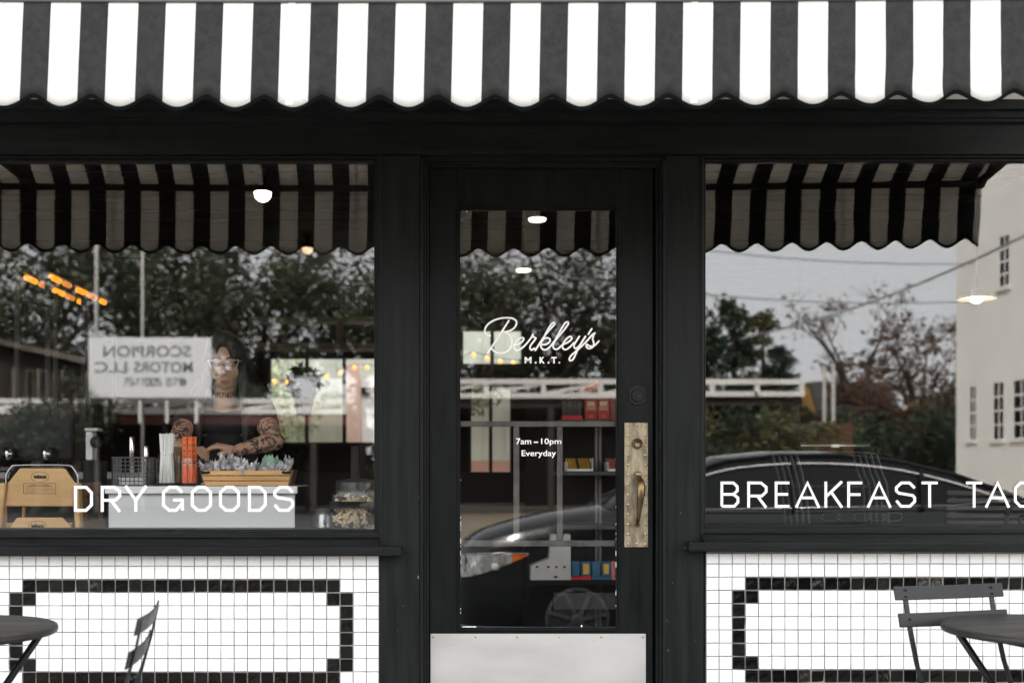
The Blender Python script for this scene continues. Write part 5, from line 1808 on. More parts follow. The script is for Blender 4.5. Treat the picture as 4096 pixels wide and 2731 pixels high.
for k, (a, b2_, mm) in enumerate(((2268, 2372, YELLOWP), (2432, 2540, PINKT))):
    x0, x1 = at(a, 0, 1.58)[0], at(b2_, 0, 1.58)[0]
    t = thing('snack_tray', ('white tray of yellow bars on the middle shelf', 'white tray of pink packs beside the door stile')[k], 'tray', ((x0 + x1) / 2, 1.6, z2), 'snack trays on the middle shelf')
    m = MB().box(x0, x1, 1.57, 1.572, z2 + 0.001, z2 + 0.012).box(x1 - 0.002, x1, 1.5722, 1.74, z2 + 0.001, z2 + 0.07).box(x0, x0 + 0.002, 1.5722, 1.74, z2 + 0.001, z2 + 0.05).box(x0 + 0.0022, x1 - 0.0022, 1.5722, 1.74, z2 + 0.001, z2 + 0.003)
    m.build('tray_card', WHITEPAPER, t)
    nbar = 9
    for q in range(nbar):
        xx = x0 + 0.006 + (x1 - x0 - 0.014) * q / nbar
        R_ = Matrix.Rotation(math.radians(24), 3, 'X')
        MB().obox((xx + 0.004, 1.66, z2 + 0.033), (0.0085, 0.15, 0.018), R_).build('bar', mm if q != 4 else DKR, t, 0.001)
z3 = at(0, 2322, 1.55)[2]
t = thing('white_carton', 'white display carton with tall back and dark round dots on the low shelf', 'carton', at(2205, 2322, 1.6))
q = [at(a, b_, 1.6) for a, b_ in ((2122, 2320), (2122, 2262), (2196, 2232), (2204, 2136), (2226, 2136), (2226, 2160), (2250, 2160), (2258, 2136), (2282, 2136), (2284, 2320))]
MB().prism([(a[0], a[2] + (0.002 if k in (0, 9) else 0)) for k, a in enumerate(q)], 1.6, 1.7).build('card', mat('white_card', (0.7, 0.68, 0.64), 0.6), t, 0.001)
for px in (2148, 2193, 2225, 2258):
    p = at(px, 2266, 1.599)
    MB().ell(p, (0.0075, 0.002, 0.007), 12, 6).build('printed_dot', DKR, t, smooth=True)
p = at(2223, 2306, 1.599)
MB().ell(p, (0.012, 0.002, 0.007), 12, 6).build('printed_dot', DKR, t, smooth=True)
for k, (a, b2_, mm, lab) in enumerate(((2290, 2318, BLUE, 'plain blue snack packet nearest the white carton'), (2326, 2362, BLUE, 'blue snack packet with yellow print in the red tray'), (2370, 2398, BLUE, 'plain blue snack packet between two printed ones'), (2408, 2441, BLUE, 'blue snack packet with yellow print in the blue tray'), (2446, 2480, PINKT, 'pink snack packet beside the door stile'))):
    x0, x1 = at(a, 0, 1.62)[0], at(b2_, 0, 1.62)[0]
    o = MB().prism([(x0, z3 + 0.02), (x1, z3 + 0.02), (x1 + 0.003, z3 + 0.098), (x0 - 0.003, z3 + 0.098)], 1.62, 1.65).build('snack_packet', mm, None, 0.003)
    tag(o, lab, 'snack packet', 'snack packets on the low shelf')
    if k in (1, 3):
        bx('print_patch', YELLOWP, o, x0 + 0.009, x1 - 0.009, 1.617, 1.6199, z3 + 0.03, z3 + 0.085)
for a, b2_, mm, lab in ((2286, 2364, REDT, 'low bright red tray under the blue packets'), (2366, 2444, BLUE, 'low blue tray on the low shelf'), (2446, 2540, PINKT, 'low pink tray by the door stile')):
    x0, x1 = at(a, 0, 1.6)[0], at(b2_, 0, 1.6)[0]
    tag(bx('packet_tray', mm, None, x0, x1, 1.6, 1.68, z3 + 0.001, z3 + 0.0195, 0.001), lab, 'tray', 'packet trays on the low shelf')
# more dark stock at the back of the room, behind the door
for k in range(6):
    x = -0.35 + k * 0.22
    z = 1.2 + 0.09 * math.sin(k * 2.1)
p = at(2010, 2000, 3.0)
tag(bx('dark_table', mat('dark_table_paint', (0.05, 0.05, 0.05), 0.5), None, -0.5, 0.25, 2.2, 2.65, 0.95, 1.0, 0.004), 'dark table edge deep in the room behind the door', 'table')
ob = bpy.data.objects['dark_table']
for x in (-0.48, 0.2):
    for y in (2.22, 2.6):
        bx('leg', BLACKMETAL, ob, x, x + 0.03, y, y + 0.03, ZFL + 0.001, 0.9495)

# ------------------------------------------------------------------ right window: wire chairs stacked, bar lamp, slatted bench
def tube_px(m, pts_, y, r=0.006, dy=0.0, k=4):
    P = []
    for i, q in enumerate(pts_):
        p = at(q[0], q[1], y + dy * i)
        P.append(p)
    return m.tube(spline(P, k) if k > 1 else P, r, 8)


WIREG = mat('grey_wire', (0.045, 0.047, 0.047), 0.4, metal=0.4)
for k in range(5):
    y = 0.8 + k * 0.055
    dx = k * 24
    t = thing('stacked_chair', ('grey tube chair at the front of the stack behind BREAKFAST', 'second grey tube chair in the stack behind BREAKFAST', 'third grey tube chair in the stack behind BREAKFAST', 'fourth grey tube chair in the stack behind BREAKFAST', 'rearmost grey tube chair in the stack behind BREAKFAST')[k], 'chair', at(3300, 2200, y), 'grey tube chairs stacked behind the pane')
    m = MB()
    tube_px(m, [(3185 - dx, 1816), (3215 - dx, 1930), (3236 - dx, 2090), (3240 - dx, 2330)], y, 0.0065)
    m.build('back_tube', WIREG, t, smooth=True)
    m = MB()
    tube_px(m, [(3505 - dx, 1812), (3530 - dx, 1900), (3550 - dx, 1975), (3560 - dx, 2330)], y, 0.0065)
    m.build('back_tube', WIREG, t, smooth=True)
    m = MB()
    tube_px(m, [(3186 - dx, 1818), (3345 - dx, 1806), (3505 - dx, 1814)], y, 0.004)
    m.build('top_tube', WIREG, t, smooth=True)
    m = MB()
    cx_ = 3575 - k * 62
    tube_px(m, [(cx_ - 30, 2052), (cx_ + 22, 2050), (cx_ + 32, 2062), (cx_ + 28, 2076), (cx_ + 8, 2082), (cx_ - 30, 2080), (cx_ - 42, 2066), (cx_ - 30, 2052)], y - 0.06, 0.003)
    m.build('foot_loop', WIREG, t, smooth=True)
    p = at(3270 - dx, 1938, y + 0.02)
    q = at(3480 - dx, 1938, y + 0.02)
    MB().box(p[0], q[0], y + 0.012, y + 0.02, p[2] - 0.012, p[2]).build('back_slat', GREYMETAL, t)
t = thing('seat_cushion', 'thin rounded grey seat edge lying across the stacked chairs', 'seat', at(3450, 2036, 0.75))
tube_px(MB(), [(3380, 2030), (3450, 2035), (3560, 2034), (3630, 2028)], 0.76, 0.008).build('edge_roll', GREYMETAL, t, smooth=True)
t = thing('bar_lamp', 'slim dark bar with a pale tube above the stacked chairs', 'bar', at(3330, 1775, 1.0))
a, b2_ = at(3192, 1782, 1.0), at(3480, 1770, 1.0)
bx('housing', BLACKMETAL, t, a[0], b2_[0], 0.98, 1.04, a[2] - 0.012, b2_[2], 0.002)
bx('tube', CHROME, t, a[0] + 0.006, b2_[0] - 0.01, 0.975, 0.9795, a[2] - 0.003, a[2] + 0.004)
bx('clip', WHITEPAPER, t, at(3318, 0, 1)[0], at(3350, 0, 1)[0], 0.97, 0.9745, a[2] - 0.008, a[2] + 0.006)
for px in (3200, 3470):
    x = at(px, 0, 1.0)[0]
    MB().tube([(x, 1.01, b2_[2]), (x, 1.01, ZC)], 0.0008, 4).build('hanger_wire', WIRE, t)
t = thing('slatted_bench', 'dark brown slatted bench back at the far right behind TACOS', 'bench', at(4000, 2100, 0.9))
SLB = mat('dark_slat_wood', (0.032, 0.023, 0.018), 0.5, var=0.25, scale=5, stretch=(0.5, 4, 6))
for k in range(8):
    z = at(0, 1962 + k * 30, 0.9)[2]
    bx('slat', SLB, t, at(3790, 0, .9)[0], at(4420, 0, .9)[0], 0.9, 0.92, z - 0.021, z, 0.002)
for px in (3800, 4200):
    bx('upright', BLACKMETAL, t, at(px, 0, .93)[0], at(px + 22, 0, .93)[0], 0.921, 0.95, ZFL + 0.001, at(0, 1962, .9)[2])
t = thing('hoop_chair', 'black bent hoop chair arm in front of the slatted bench', 'chair', at(4060, 2100, 0.6))
tube_px(MB(), [(4024, 2300), (4026, 2080), (4040, 2030), (4075, 1995), (4130, 1985), (4190, 2000), (4200, 2300)], 0.62, 0.011).build('hoop', BLACKMETAL, t, smooth=True)
tube_px(MB(), [(4070, 2300), (4078, 2090), (4110, 2062), (4180, 2058)], 0.7, 0.008).build('hoop', BLACKMETAL, t, smooth=True)
t = thing('dark_cabinet', 'tall dark cabinet deep inside behind BREAKFAST', 'cabinet', (1.5, 3.0, ZFL))
bx('carcass', DARKWALL, t, 1.2, 3.0, 3.0, 3.5, ZFL + 0.002, 1.45, 0.004)
bx('leaf_panel', DARKWALL, t, 1.22, 2.08, 2.985, 2.9995, ZFL + 0.05, 1.42, 0.003)
bx('leaf_panel', DARKWALL, t, 2.1, 2.98, 2.985, 2.9995, ZFL + 0.05, 1.42, 0.003)
bx('partition', DARKWALL, None, 3.05, 3.12, 0.5, YB, ZFL + 0.001, 2.9)
tag(bpy.data.objects['partition'], kind='structure')
# ------------------------------------------------------------------ the street side that the panes mirror
ZS = -0.30
ZB = ZS + 0.17
# the parked car
CARP = mat('car_paint', (0.008, 0.009, 0.010), 0.2, var=0.05, coat=0.6, rvar=0.03)
CARG = mat('car_glass', (0.004, 0.005, 0.005), 0.05, var=0.02, spec=0.35, rvar=0.01)
TYRE = mat('tyre_rubber', (0.02, 0.02, 0.02), 0.8)
RIM = mat('rim_alloy', (0.3, 0.3, 0.31), 0.3, metal=0.9)
TRIM = mat('bright_trim', (0.75, 0.73, 0.72), 0.3, metal=0.25)
LAMPG = mat('headlight_lens', (0.42, 0.425, 0.42), 0.12, metal=0.2, var=0.75, scale=16, rvar=0.04)
AMBER = mat('amber_lens', (0.65, 0.14, 0.02), 0.2)
CX0, CY0 = -0.23, -5.1
car = thing('parked_car', 'dark sedan parked at the kerb, mirrored in the door and the BREAKFAST window', 'car', (CX0 + 2.4, CY0, ZS))
U = [0.0, 0.06, 0.2, 0.45, 0.8, 1.3, 1.9, 2.8, 3.7, 4.3, 4.62, 4.75]
ZT_ = [0.56, 0.70, 0.79, 0.87, 0.95, 1.02, 1.02, 1.02, 1.05, 1.06, 1.02, 0.85]
HW = [0.5, 0.68, 0.79, 0.86, 0.90, 0.915, 0.92, 0.92, 0.91, 0.87, 0.80, 0.72]


def interp(u, A):
    for i in range(len(U) - 1):
        if u <= U[i + 1]:
            t = (u - U[i]) / (U[i + 1] - U[i])
            return A[i] + (A[i + 1] - A[i]) * t
    return A[-1]


def body_pt(u, s, z):
    """point on the flank: s=+1 shop side"""
    zt = interp(u, ZT_); hw = interp(u, HW)
    t = (z - 0.2) / max(0.1, zt - 0.2)
    k = 0.93 + 0.07 * math.sin(min(1, max(0, t)) * math.pi * 0.72) / math.sin(math.pi * 0.5)
    if t > 0.8: k -= (t - 0.8) * 0.3
    return (CX0 + u, CY0 + s * hw * k, ZB + z)


m = MB()
us = [4.75 * k / 60 for k in range(61)]
ring = 9
v, f = [], []
for u in us:
    zt = interp(u, ZT_)
    zz = [0.1, 0.3, 0.42, 0.55, 0.55 + (zt - 0.55) * 0.35, 0.55 + (zt - 0.55) * 0.65, 0.55 + (zt - 0.55) * 0.88, zt]
    L_ = [body_pt(u, 1, z) for z in zz]
    R_ = [body_pt(u, -1, z) for z in zz][::-1]
    mid = (CX0 + u, CY0, ZB + zt + 0.035)
    v += L_ + [mid] + R_
n = len(L_) * 2 + 1
for i in range(len(us) - 1):
    for k in range(n - 1):
        f.append((i * n + k, i * n + k + 1, (i + 1) * n + k + 1, (i + 1) * n + k))
    f.append((i * n + n - 1, i * n, (i + 1) * n, (i + 1) * n + n - 1))
f += [tuple(range(n)), tuple(range((len(us) - 1) * n, len(us) * n))]
m.add(v, f).build('body', CARP, car, smooth=True)
# greenhouse
GU = [1.22, 1.5, 1.8, 2.15, 2.6, 3.05, 3.5, 3.95, 4.3, 4.5]
GZ = [1.03, 1.17, 1.31, 1.42, 1.465, 1.465, 1.42, 1.31, 1.18, 1.09]
m, gm = MB(), MB()
v, f, gv, gf = [], [], [], []
for u, z in zip(GU, GZ):
    t = (z - 1.0) / 0.465
    wr = 0.84 - 0.22 * t
    for s in (1, -1):
        gv += [(CX0 + u, CY0 + s * 0.85, ZB + 1.0), (CX0 + u, CY0 + s * (wr + 0.01), ZB + z - 0.045)]
    v += [(CX0 + u, CY0 + wr + 0.012, ZB + z - 0.05), (CX0 + u, CY0 + wr - 0.03, ZB + z), (CX0 + u, CY0, ZB + z + 0.03), (CX0 + u, CY0 - wr + 0.03, ZB + z), (CX0 + u, CY0 - wr - 0.012, ZB + z - 0.05)]
for i in range(len(GU) - 1):
    for s in (0, 2):
        gf.append((i * 4 + s, i * 4 + s + 1, i * 4 + 5 + s, i * 4 + 4 + s))
    for k in range(4):
        f.append((i * 5 + k, i * 5 + k + 1, i * 5 + 6 + k, i * 5 + 5 + k))
mi = [2 if (i < 3 or i > 6) else 0 for i in range(len(GU) - 1) for k in range(4)]
rf = MB(); rf.v = v; rf.f = f; rf.mi = [1 if a else 0 for a in mi]
ro = rf.build('roof', [CARP, CARG], car, smooth=True)
sol = ro.modifiers.new('t', 'SOLIDIFY'); sol.thickness = 0.02; sol.offset = -1
MB().add(gv, gf).build('side_glass', CARG, car, smooth=True)
for s in (1, -1):
    up_ = [(CX0 + u, CY0 + s * (0.85 + (0.85 - 0.22 * (z - 1.0) / 0.465 - 0.85) * max(0, z - 0.085 - 1.0) / max(0.02, z - 0.045 - 1.0) + 0.012), ZB + max(1.03, z - 0.085)) for u, z in zip(GU[1:-1], GZ[1:-1])]
    dn = [(CX0 + 1.45, CY0 + s * 0.862, ZB + 1.02), (CX0 + 3.9, CY0 + s * 0.862, ZB + 1.06), (CX0 + 4.22, CY0 + s * 0.85, ZB + 1.10)]
    MB().tube(spline(up_ + [dn[2]], 4), 0.011, 8).build('window_trim', TRIM, car, smooth=True)
    MB().tube(dn, 0.008, 8).build('window_trim', RIM, car, smooth=True)
    for u, z in ((2.62, 1.40), (3.62, 1.33)):
        MB().bar((CX0 + u, CY0 + s * 0.862, ZB + 1.02), (CX0 + u + 0.06, CY0 + s * 0.665, ZB + z), 0.03, 0.07, (0, 1, 0)).build('pillar', BLACKMETAL, car)
    MB().tube([(CX0 + 1.25, CY0 + s * 0.80, ZB + 1.05)] + [(CX0 + u, CY0 + s * (0.84 - 0.22 * (z - 1.0) / 0.465 + 0.012), ZB + z - 0.012) for u, z in zip(GU[1:], GZ[1:])], 0.013, 8).build('roof_rail', GREYMETAL, car, smooth=True)
    # headlight follows the corner of the wing
    hv, hf = [], []
    for i in range(9):
        u = 0.05 + 0.53 * i / 8
        lo = 0.48 + 0.19 * (i / 8) ** 1.3; hi_ = 0.66 + 0.022 * i / 8 + 0.012 * math.sin(math.pi * i / 8)
        lo = min(lo, hi_ - 0.012)
        for q in range(3):
            p = body_pt(u, s, lo + (hi_ - lo) * q / 2)
            hv.append((p[0] - 0.004, p[1] + s * 0.006, p[2]))
    for i in range(8):
        for q in range(2):
            hf.append((i * 3 + q, i * 3 + q + 1, i * 3 + 4 + q, i * 3 + 3 + q))
    hl = MB(); hl.v, hl.f = hv, hf
    hl.mi = [1 if i >= 6 else 0 for i in range(8) for q in range(2)]
    hl.build('headlight', [LAMPG, AMBER], car, smooth=True)
    MB().tube([hv[i * 3 + 2] for i in range(9)], 0.006, 6).build('lamp_trim', CHROME, car, smooth=True)
    for u in (0.1, 0.26):
        p = body_pt(u + 0.06, s, 0.58)
        MB().ell((p[0], p[1] + s * 0.004, p[2]), (0.035, 0.014, 0.03), 12, 8).build('lamp_bulb', mat('lamp_reflector', (0.8, 0.8, 0.78), 0.3), car, smooth=True)
    for u in (0.95, 3.75):
        wx, wy, wz = CX0 + u, CY0 + s * 0.80, ZS + 0.345
        wl = MB().lathe([(0.20, -0.1), (0.30, -0.11), (0.345, -0.07), (0.345, 0.07), (0.30, 0.11), (0.22, 0.115)], (wx, wy, wz), 32, 'y').build('wheel', TYRE, car, smooth=True)
        MB().lathe([(0.42, -0.12), (0.42, 0.1265)], (wx, wy - s * 0.012, wz), 32, 'y').build('wheel_arch', PURE_BLACK, car)
        rm = MB().lathe([(0.25, 0), (0.25, s * 0.012), (0.225, s * 0.014), (0.22, s * -0.02)], (wx, wy + s * 0.118, wz), 32, 'y', cap=False)
        for k in range(7):
            a = 2 * math.pi * k / 7 + 0.2
            rm.bar((wx + 0.03 * math.cos(a), wy + s * 0.125, wz + 0.03 * math.sin(a)), (wx + 0.232 * math.cos(a), wy + s * 0.122, wz + 0.232 * math.sin(a)), 0.03, 0.02, (0, 1, 0))
        rm.lathe([(0.05, s * -0.01), (0.05, s * 0.018), (0.03, s * 0.024)], (wx, wy + s * 0.115, wz), 18, 'y')
        rm.build('rim', RIM, wl)
    p = body_pt(1.62, s, 1.0)
    MB().ell((p[0], p[1] + s * 0.1, p[2] + 0.1), (0.06, 0.1, 0.07), 14, 9).build('mirror', CARP, car, smooth=True)
for u, s in ((1.72, 1), (2.72, 1), (1.72, -1), (2.72, -1)):
    p = body_pt(u + 0.75, s, 0.86)
    MB().tube([(p[0] - 0.09, p[1] + s * 0.01, p[2]), (p[0] + 0.09, p[1] + s * 0.01, p[2])], 0.012, 8).build('door_handle', CARP, car, smooth=True)
MB().obox((CX0 + 0.005, CY0, ZB + 0.48), (0.05, 0.9, 0.18)).build('grille', PURE_BLACK, car)

# truss canopies across the way
WHITET = mat('white_truss_paint', (0.80, 0.77, 0.73), 0.6, var=0.08, scale=2)
DKB = mat('dark_brown_wall', (0.035, 0.026, 0.02), 0.8, var=0.3, scale=0.7)


def canopy(label, x0, x1, zt, zb, y, pitch, diag, zred, posts):
    r = thing('truss_canopy', label, 'canopy', ((x0 + x1) / 2, y, -0.2), 'canopies across the street')
    bx('chord', WHITET, r, x0, x1, y - 0.1, y + 0.1, zt - 0.17, zt)
    bx('chord', WHITET, r, x0, x1, y - 0.1, y + 0.1, zb, zb + 0.17)
    n = max(1, round((x1 - x0) / pitch))
    p_ = (x1 - x0 - 0.16) / n
    for k in range(n + 1):
        bx('web_post', WHITET, r, x0 + k * p_, x0 + k * p_ + 0.16, y - 0.08, y + 0.08, zb + 0.1705, zt - 0.1705)
        if diag and k < n:
            MB().bar((x0 + k * p_ + 0.1, y, zb + 0.15), (x0 + (k + 1) * p_ + 0.1, y, zt - 0.15), 0.1, 0.1, (0, 1, 0)).build('diagonal', WHITET, r)
    if zred:
        bx('fascia_board', BRICKR, r, x0, x1, y + 0.02, y + 0.08, zb - 0.36, zb - 0.08)
    bx('roof_deck', DKB, r, x0 + 0.02, x1 - 0.02, y - 6, y - 0.12, zb - 0.3, zb + 0.2)
    for x in posts:
        bx('support_post', DKB, r, x - 0.1, x + 0.1, y - 0.2, y - 0.02, -0.2, zb - 0.31)
    bx('rear_wall', DKB, r, x0 + 0.02, x1 - 0.02, y - 6.2, y - 6.01, -0.2, zb + 0.1)


YT = 34.0
canopy('long white truss canopy with dark red fascia mirrored under the white sign', opp(-900, 0, YT)[0], opp(1385, 0, YT)[0], opp(0, 1594, YT)[2], opp(0, 1656, YT)[2], -YT, 1.75, True, True, [-22, -16, -10, -5])
canopy('white truss canopy with diagonals mirrored across the door glass', opp(1480, 0, YT)[0], opp(2640, 0, YT)[0], opp(0, 1516, YT)[2], opp(0, 1592, YT)[2], -YT, 1.9, True, False, [-1.5, 3.0, 6.4])
canopy('white open frame canopy end mirrored beside the conifers', opp(2660, 0, YT)[0], opp(3214, 0, YT)[0], opp(0, 1517, YT)[2], opp(0, 1586, YT)[2], -YT, 1.55, False, False, [8.2, 11.2])

# sign board
sg = thing('sign_board', 'white sign board lettered SCORPION MOTORS LLC mirrored backwards in the pane', 'sign', (opp(600, 0, 32.6)[0], -32.6, -0.2))
a, b2_ = opp(356, 1350, 32.6), opp(846, 1592, 32.6)
SX0, SX1, SZ0, SZ1 = a[0], b2_[0], b2_[2], a[2]
SW, SH = SX1 - SX0, SZ1 - SZ0
SIGNW = mat('white_sign_face', (0.86, 0.86, 0.86), 0.5, var=0.02)
SIGNG = mat('grey_sign_ink', (0.17, 0.19, 0.185), 0.6)
bx('board', SIGNW, sg, SX0, SX1, -32.7, -32.6, SZ0, SZ1, 0.03)
for t0 in (0.12, 0.4, 0.62, 0.86):
    bx('sign_post', WHITET, sg, SX0 + SW * t0, SX0 + SW * t0 + 0.09, -32.8, -32.705, opp(0, 1656, 33)[2] - 0.3, SZ1 - 0.1)


def sgn(body, u0, u1, v0, v1, bold=0.022):
    # read from the shop side, so the letters run towards -x
    text_mesh(body, SX0 + SW * u0, SX0 + SW * u1, SZ1 - SH * v1, SZ1 - SH * v0, -32.6, -32.596, bold, flip=True).build('lettering', SIGNG, sg)


sgn('SCORPION', 0.12, 0.835, 0.135, 0.325)
sgn('MOTORS', 0.37, 0.85, 0.40, 0.585)
sgn('LLC', 0.05, 0.315, 0.40, 0.585)
m = MB()
rnd = random.Random(9)
for u in [0.29 + 0.045 * k for k in range(7)] + [0.64, 0.69, 0.74]:
    w_ = 0.03
    z0, z1 = SZ1 - SH * 0.79, SZ1 - SH * 0.68
    st = rnd.choice((0, 1, 2))
    X_ = lambda q: SX0 + SW * (u + w_ * q)
    if st == 0: m.ribbon([(X_(0), z0), (X_(1), z0), (X_(1), z1), (X_(0), z1)], 0.05, -32.6, -32.596, True)
    elif st == 1: m.ribbon([(X_(0), z1), (X_(1), z1), (X_(.2), z0)], 0.05, -32.6, -32.596)
    else: m.ribbon([(X_(1), z1), (X_(0), z1), (X_(0), (z0 + z1) / 2), (X_(1), (z0 + z1) / 2), (X_(1), z0), (X_(0), z0)], 0.05, -32.6, -32.596)
tag(m.build('small_lettering', SIGNG, sg), kind='stuff')
MB().ell((SX0 + SW * 0.775, -32.598, SZ1 - SH * 0.735), (0.1, 0.004, 0.12), 14, 8).build('emblem', SIGNG, sg, smooth=True)

# gabled wooden house at the left with pale porch posts
YG2 = 41.0
hs_ = thing('wooden_house', 'brown boarded house with a pale sloping eave mirrored at the far left', 'house', (opp(100, 0, YG2)[0], -YG2 - 3, -0.2))
BRWALL = mat('weathered_boards', (0.035, 0.028, 0.02), 0.8, var=0.35, scale=2, stretch=(4, 4, 0.5))
EAVE = mat('weathered_eave', (0.16, 0.14, 0.11), 0.8, var=0.25, scale=3)
e0, e1 = opp(-260, 1310, YG2), opp(372, 1452, YG2)
e2 = opp(-760, 1452, YG2)
MB().prism([(e2[0], -0.2), (e1[0] - 0.4, -0.2), (e1[0] - 0.4, e1[2] - 0.1), (e0[0], e0[2] - 0.15), (e2[0], e2[2] - 0.1)], -YG2 - 6, -YG2).build('wall', BRWALL, hs_)
MB().bar((e0[0], -YG2 - 2.8, e0[2]), (e1[0], -YG2 - 2.8, e1[2]), 7.2, 0.22, (0, 0, 1)).build('roof_slope', EAVE, hs_)
MB().bar((e0[0], -YG2 - 2.8, e0[2]), (e2[0], -YG2 - 2.8, e2[2]), 7.2, 0.22, (0, 0, 1)).build('roof_slope', EAVE, hs_)
f0, f1 = opp(215, 1440, YG2 - .4), opp(372, 1475, YG2 - .4)
for k in range(4):
    p = opp(120 + 55 * k, 1530, YG2 - 0.06)
    fr_ = bx('window', EAVE, hs_, p[0] - 0.16, p[0] + 0.16, -YG2 - 0.01, -YG2 + 0.05, p[2] - 0.6, p[2] + 0.5)
    bx('pane', CARG, fr_, p[0] - 0.11, p[0] + 0.11, -YG2 + 0.051, -YG2 + 0.056, p[2] - 0.54, p[2] + 0.44)
for k in range(7):
    x = f0[0] - 4.2 + k * 0.95
    bx('porch_post', EAVE, hs_, x, x + 0.1, -YG2 + 1.0, -YG2 + 1.1, -0.2, f0[2] - 0.2 - 0.05 * k)
bx('porch_rail', EAVE, hs_, f0[0] - 4.2, f0[0] + 1.6, -YG2 + 1.02, -YG2 + 1.08, 1.6, 1.7)
POLE = mat('pale_pole', (0.6, 0.58, 0.53), 0.7, var=0.15, scale=2, stretch=(5, 5, 0.4))
for px, wpx, lab in ((26, 18, 'slim pale pole at the very left edge of the pane'), (75, 32, 'thick pale pole second from the left edge of the pane'), (388, 14, 'thin tan pole rising at the left end of the white sign'), (572, 12, 'thin faint pole above the middle of the white sign')):
    yy = 52.0 if px < 300 else 33.4
    p = opp(px, 1881, yy)
    r_ = wpx / 2 / F * (D + yy)
    o = MB().lathe([(r_ * 1.1, -0.2), (r_ * 0.95, 14.0)], (p[0], p[1], 0), 14).build('pole', POLE, None, smooth=True)
    tag(o, lab, 'pole', 'poles across the street')

# pale corner building on the right
wb = thing('white_building', 'white painted building with narrow dark windows mirrored at the far right', 'building', (13.5, -23, -0.2))
WBP = mat('white_wall_paint', (0.86, 0.84, 0.80), 0.75, var=0.05, scale=1.2, bump=0.1)
A_ = opp(3822, 0, 27.0); B_ = opp(4240, 0, 22.0)
Av, Bv = Vector((A_[0], A_[1], 0)), Vector((B_[0], B_[1], 0))
dv = (Bv - Av); LEN = dv.length; dv.normalize()
nv = Vector((dv.y, -dv.x, 0))
if nv.x > 0: nv = -nv


def wall_px(px):
    """run along the wall to where it is mirrored at px"""
    lo, hi_ = 0.0, LEN
    for _ in range(50):
        mdl = (lo + hi_) / 2
        p = Av + dv * mdl
        q = 1821 + (p.x - CX) * F / (D - p.y + 0.12)
        if q < px: lo = mdl
        else: hi_ = mdl
    return (lo + hi_) / 2


def wall_z(s, py):
    p = Av + dv * s
    return CZ + (1881 - py) * (D - p.y + 0.12) / F


wins = []
for x0, x1, y0, y1 in ((3992, 4032, 945, 1147), (3874, 3900, 1545, 1757), (3968, 4010, 1530, 1755), (4048, 4110, 1520, 1750)):
    s0, s1 = wall_px(x0), wall_px(x1)
    sm_ = (s0 + s1) / 2
    wins.append((s0, s1, wall_z(sm_, y1), wall_z(sm_, y0)))


def wbox(name, m, parent, s0, s1, d0, d1, z0, z1):
    v = []
    for s in (s0, s1):
        for d in (d0, d1):
            for z in (z0, z1):
                p = Av + dv * s + nv * d
                v.append((p.x, p.y, z))
    f = [(0, 1, 3, 2), (4, 6, 7, 5), (0, 4, 5, 1), (2, 3, 7, 6), (0, 2, 6, 4), (1, 5, 7, 3)]
    return MB().add(v, f).build(name, m, parent)


ss = sorted({0.0, LEN} | {w_[0] for w_ in wins} | {w_[1] for w_ in wins})
zz_ = sorted({-0.2, 9.5} | {w_[2] for w_ in wins} | {w_[3] for w_ in wins})
mbw = MB()
for i in range(len(ss) - 1):
    for j in range(len(zz_) - 1):
        cs, cz = (ss[i] + ss[i + 1]) / 2, (zz_[j] + zz_[j + 1]) / 2
        if any(w_[0] < cs < w_[1] and w_[2] < cz < w_[3] for w_ in wins): continue
        v = []
        for s in (ss[i], ss[i + 1]):
            for d in (0, -0.3):
                for z in (zz_[j], zz_[j + 1]):
                    p = Av + dv * s + nv * d
                    v.append((p.x, p.y, z))
        mbw.add(v, [(0, 1, 3, 2), (4, 6, 7, 5), (0, 4, 5, 1), (2, 3, 7, 6), (0, 2, 6, 4), (1, 5, 7, 3)])
mbw.build('wall', WBP, wb)
wbox('rear_block', WBP, wb, 0.0, LEN, -8.0, -0.301, -0.2, 9.3)
for (s0, s1, z0, z1) in wins:
    fr_ = wbox('window', CARG, wb, s0, s1, -0.09, -0.035, z0, z1)
    for k in range(1, 4):
        z = z0 + (z1 - z0) * k / 4
        wbox('glazing_bar', WBP, fr_, s0, s1, -0.034, -0.015, z - 0.025, z + 0.025)
    sm_ = (s0 + s1) / 2
    wbox('glazing_bar', WBP, fr_, sm_ - 0.02, sm_ + 0.02, -0.034, -0.02, z0, z1)
    wbox('sill', WBP, fr_, s0 - 0.1, s1 + 0.1, 0.001, 0.08, z0 - 0.1, z0)

# house with a dark roof and an ochre gable
hb = thing('gabled_house', 'dark roofed house with an ochre gable wall mirrored behind the brown tree', 'house', (17, -44, -0.2))
YH = 44.0
q = [opp(a, b_, YH) for a, b_ in ((3218, 1881), (3218, 1640), (3238, 1530), (3262, 1640), (3275, 1881))]
OCH = mat('ochre_render', (0.55, 0.33, 0.10), 0.8, var=0.15)
ROOFD = mat('dark_slates', (0.045, 0.042, 0.042), 0.7, var=0.3, scale=1.5)
MB().prism([(p[0], max(-0.2, p[2]) if k not in (0, 4) else -0.2) for k, p in enumerate(q)], -YH - 1, -YH).build('gable_wall', OCH, hb)
r0, r1 = opp(3236, 1526, YH), opp(3560, 1526, YH)
r2, r3 = opp(3600, 1640, YH - 3), opp(3268, 1640, YH - 3)
MB().add([r0, r1, r2, r3, (r0[0], r0[1], r0[2] - 0.25), (r1[0], r1[1], r1[2] - 0.25), (r2[0], r2[1], r2[2] - 0.25), (r3[0], r3[1], r3[2] - 0.25)], [(0, 1, 2, 3), (7, 6, 5, 4), (0, 4, 5, 1), (1, 5, 6, 2), (2, 6, 7, 3), (3, 7, 4, 0)]).build('roof', ROOFD, hb)
p = opp(3268, 1650, YH - 2.9); p2 = opp(3620, 1700, YH - 2.9)
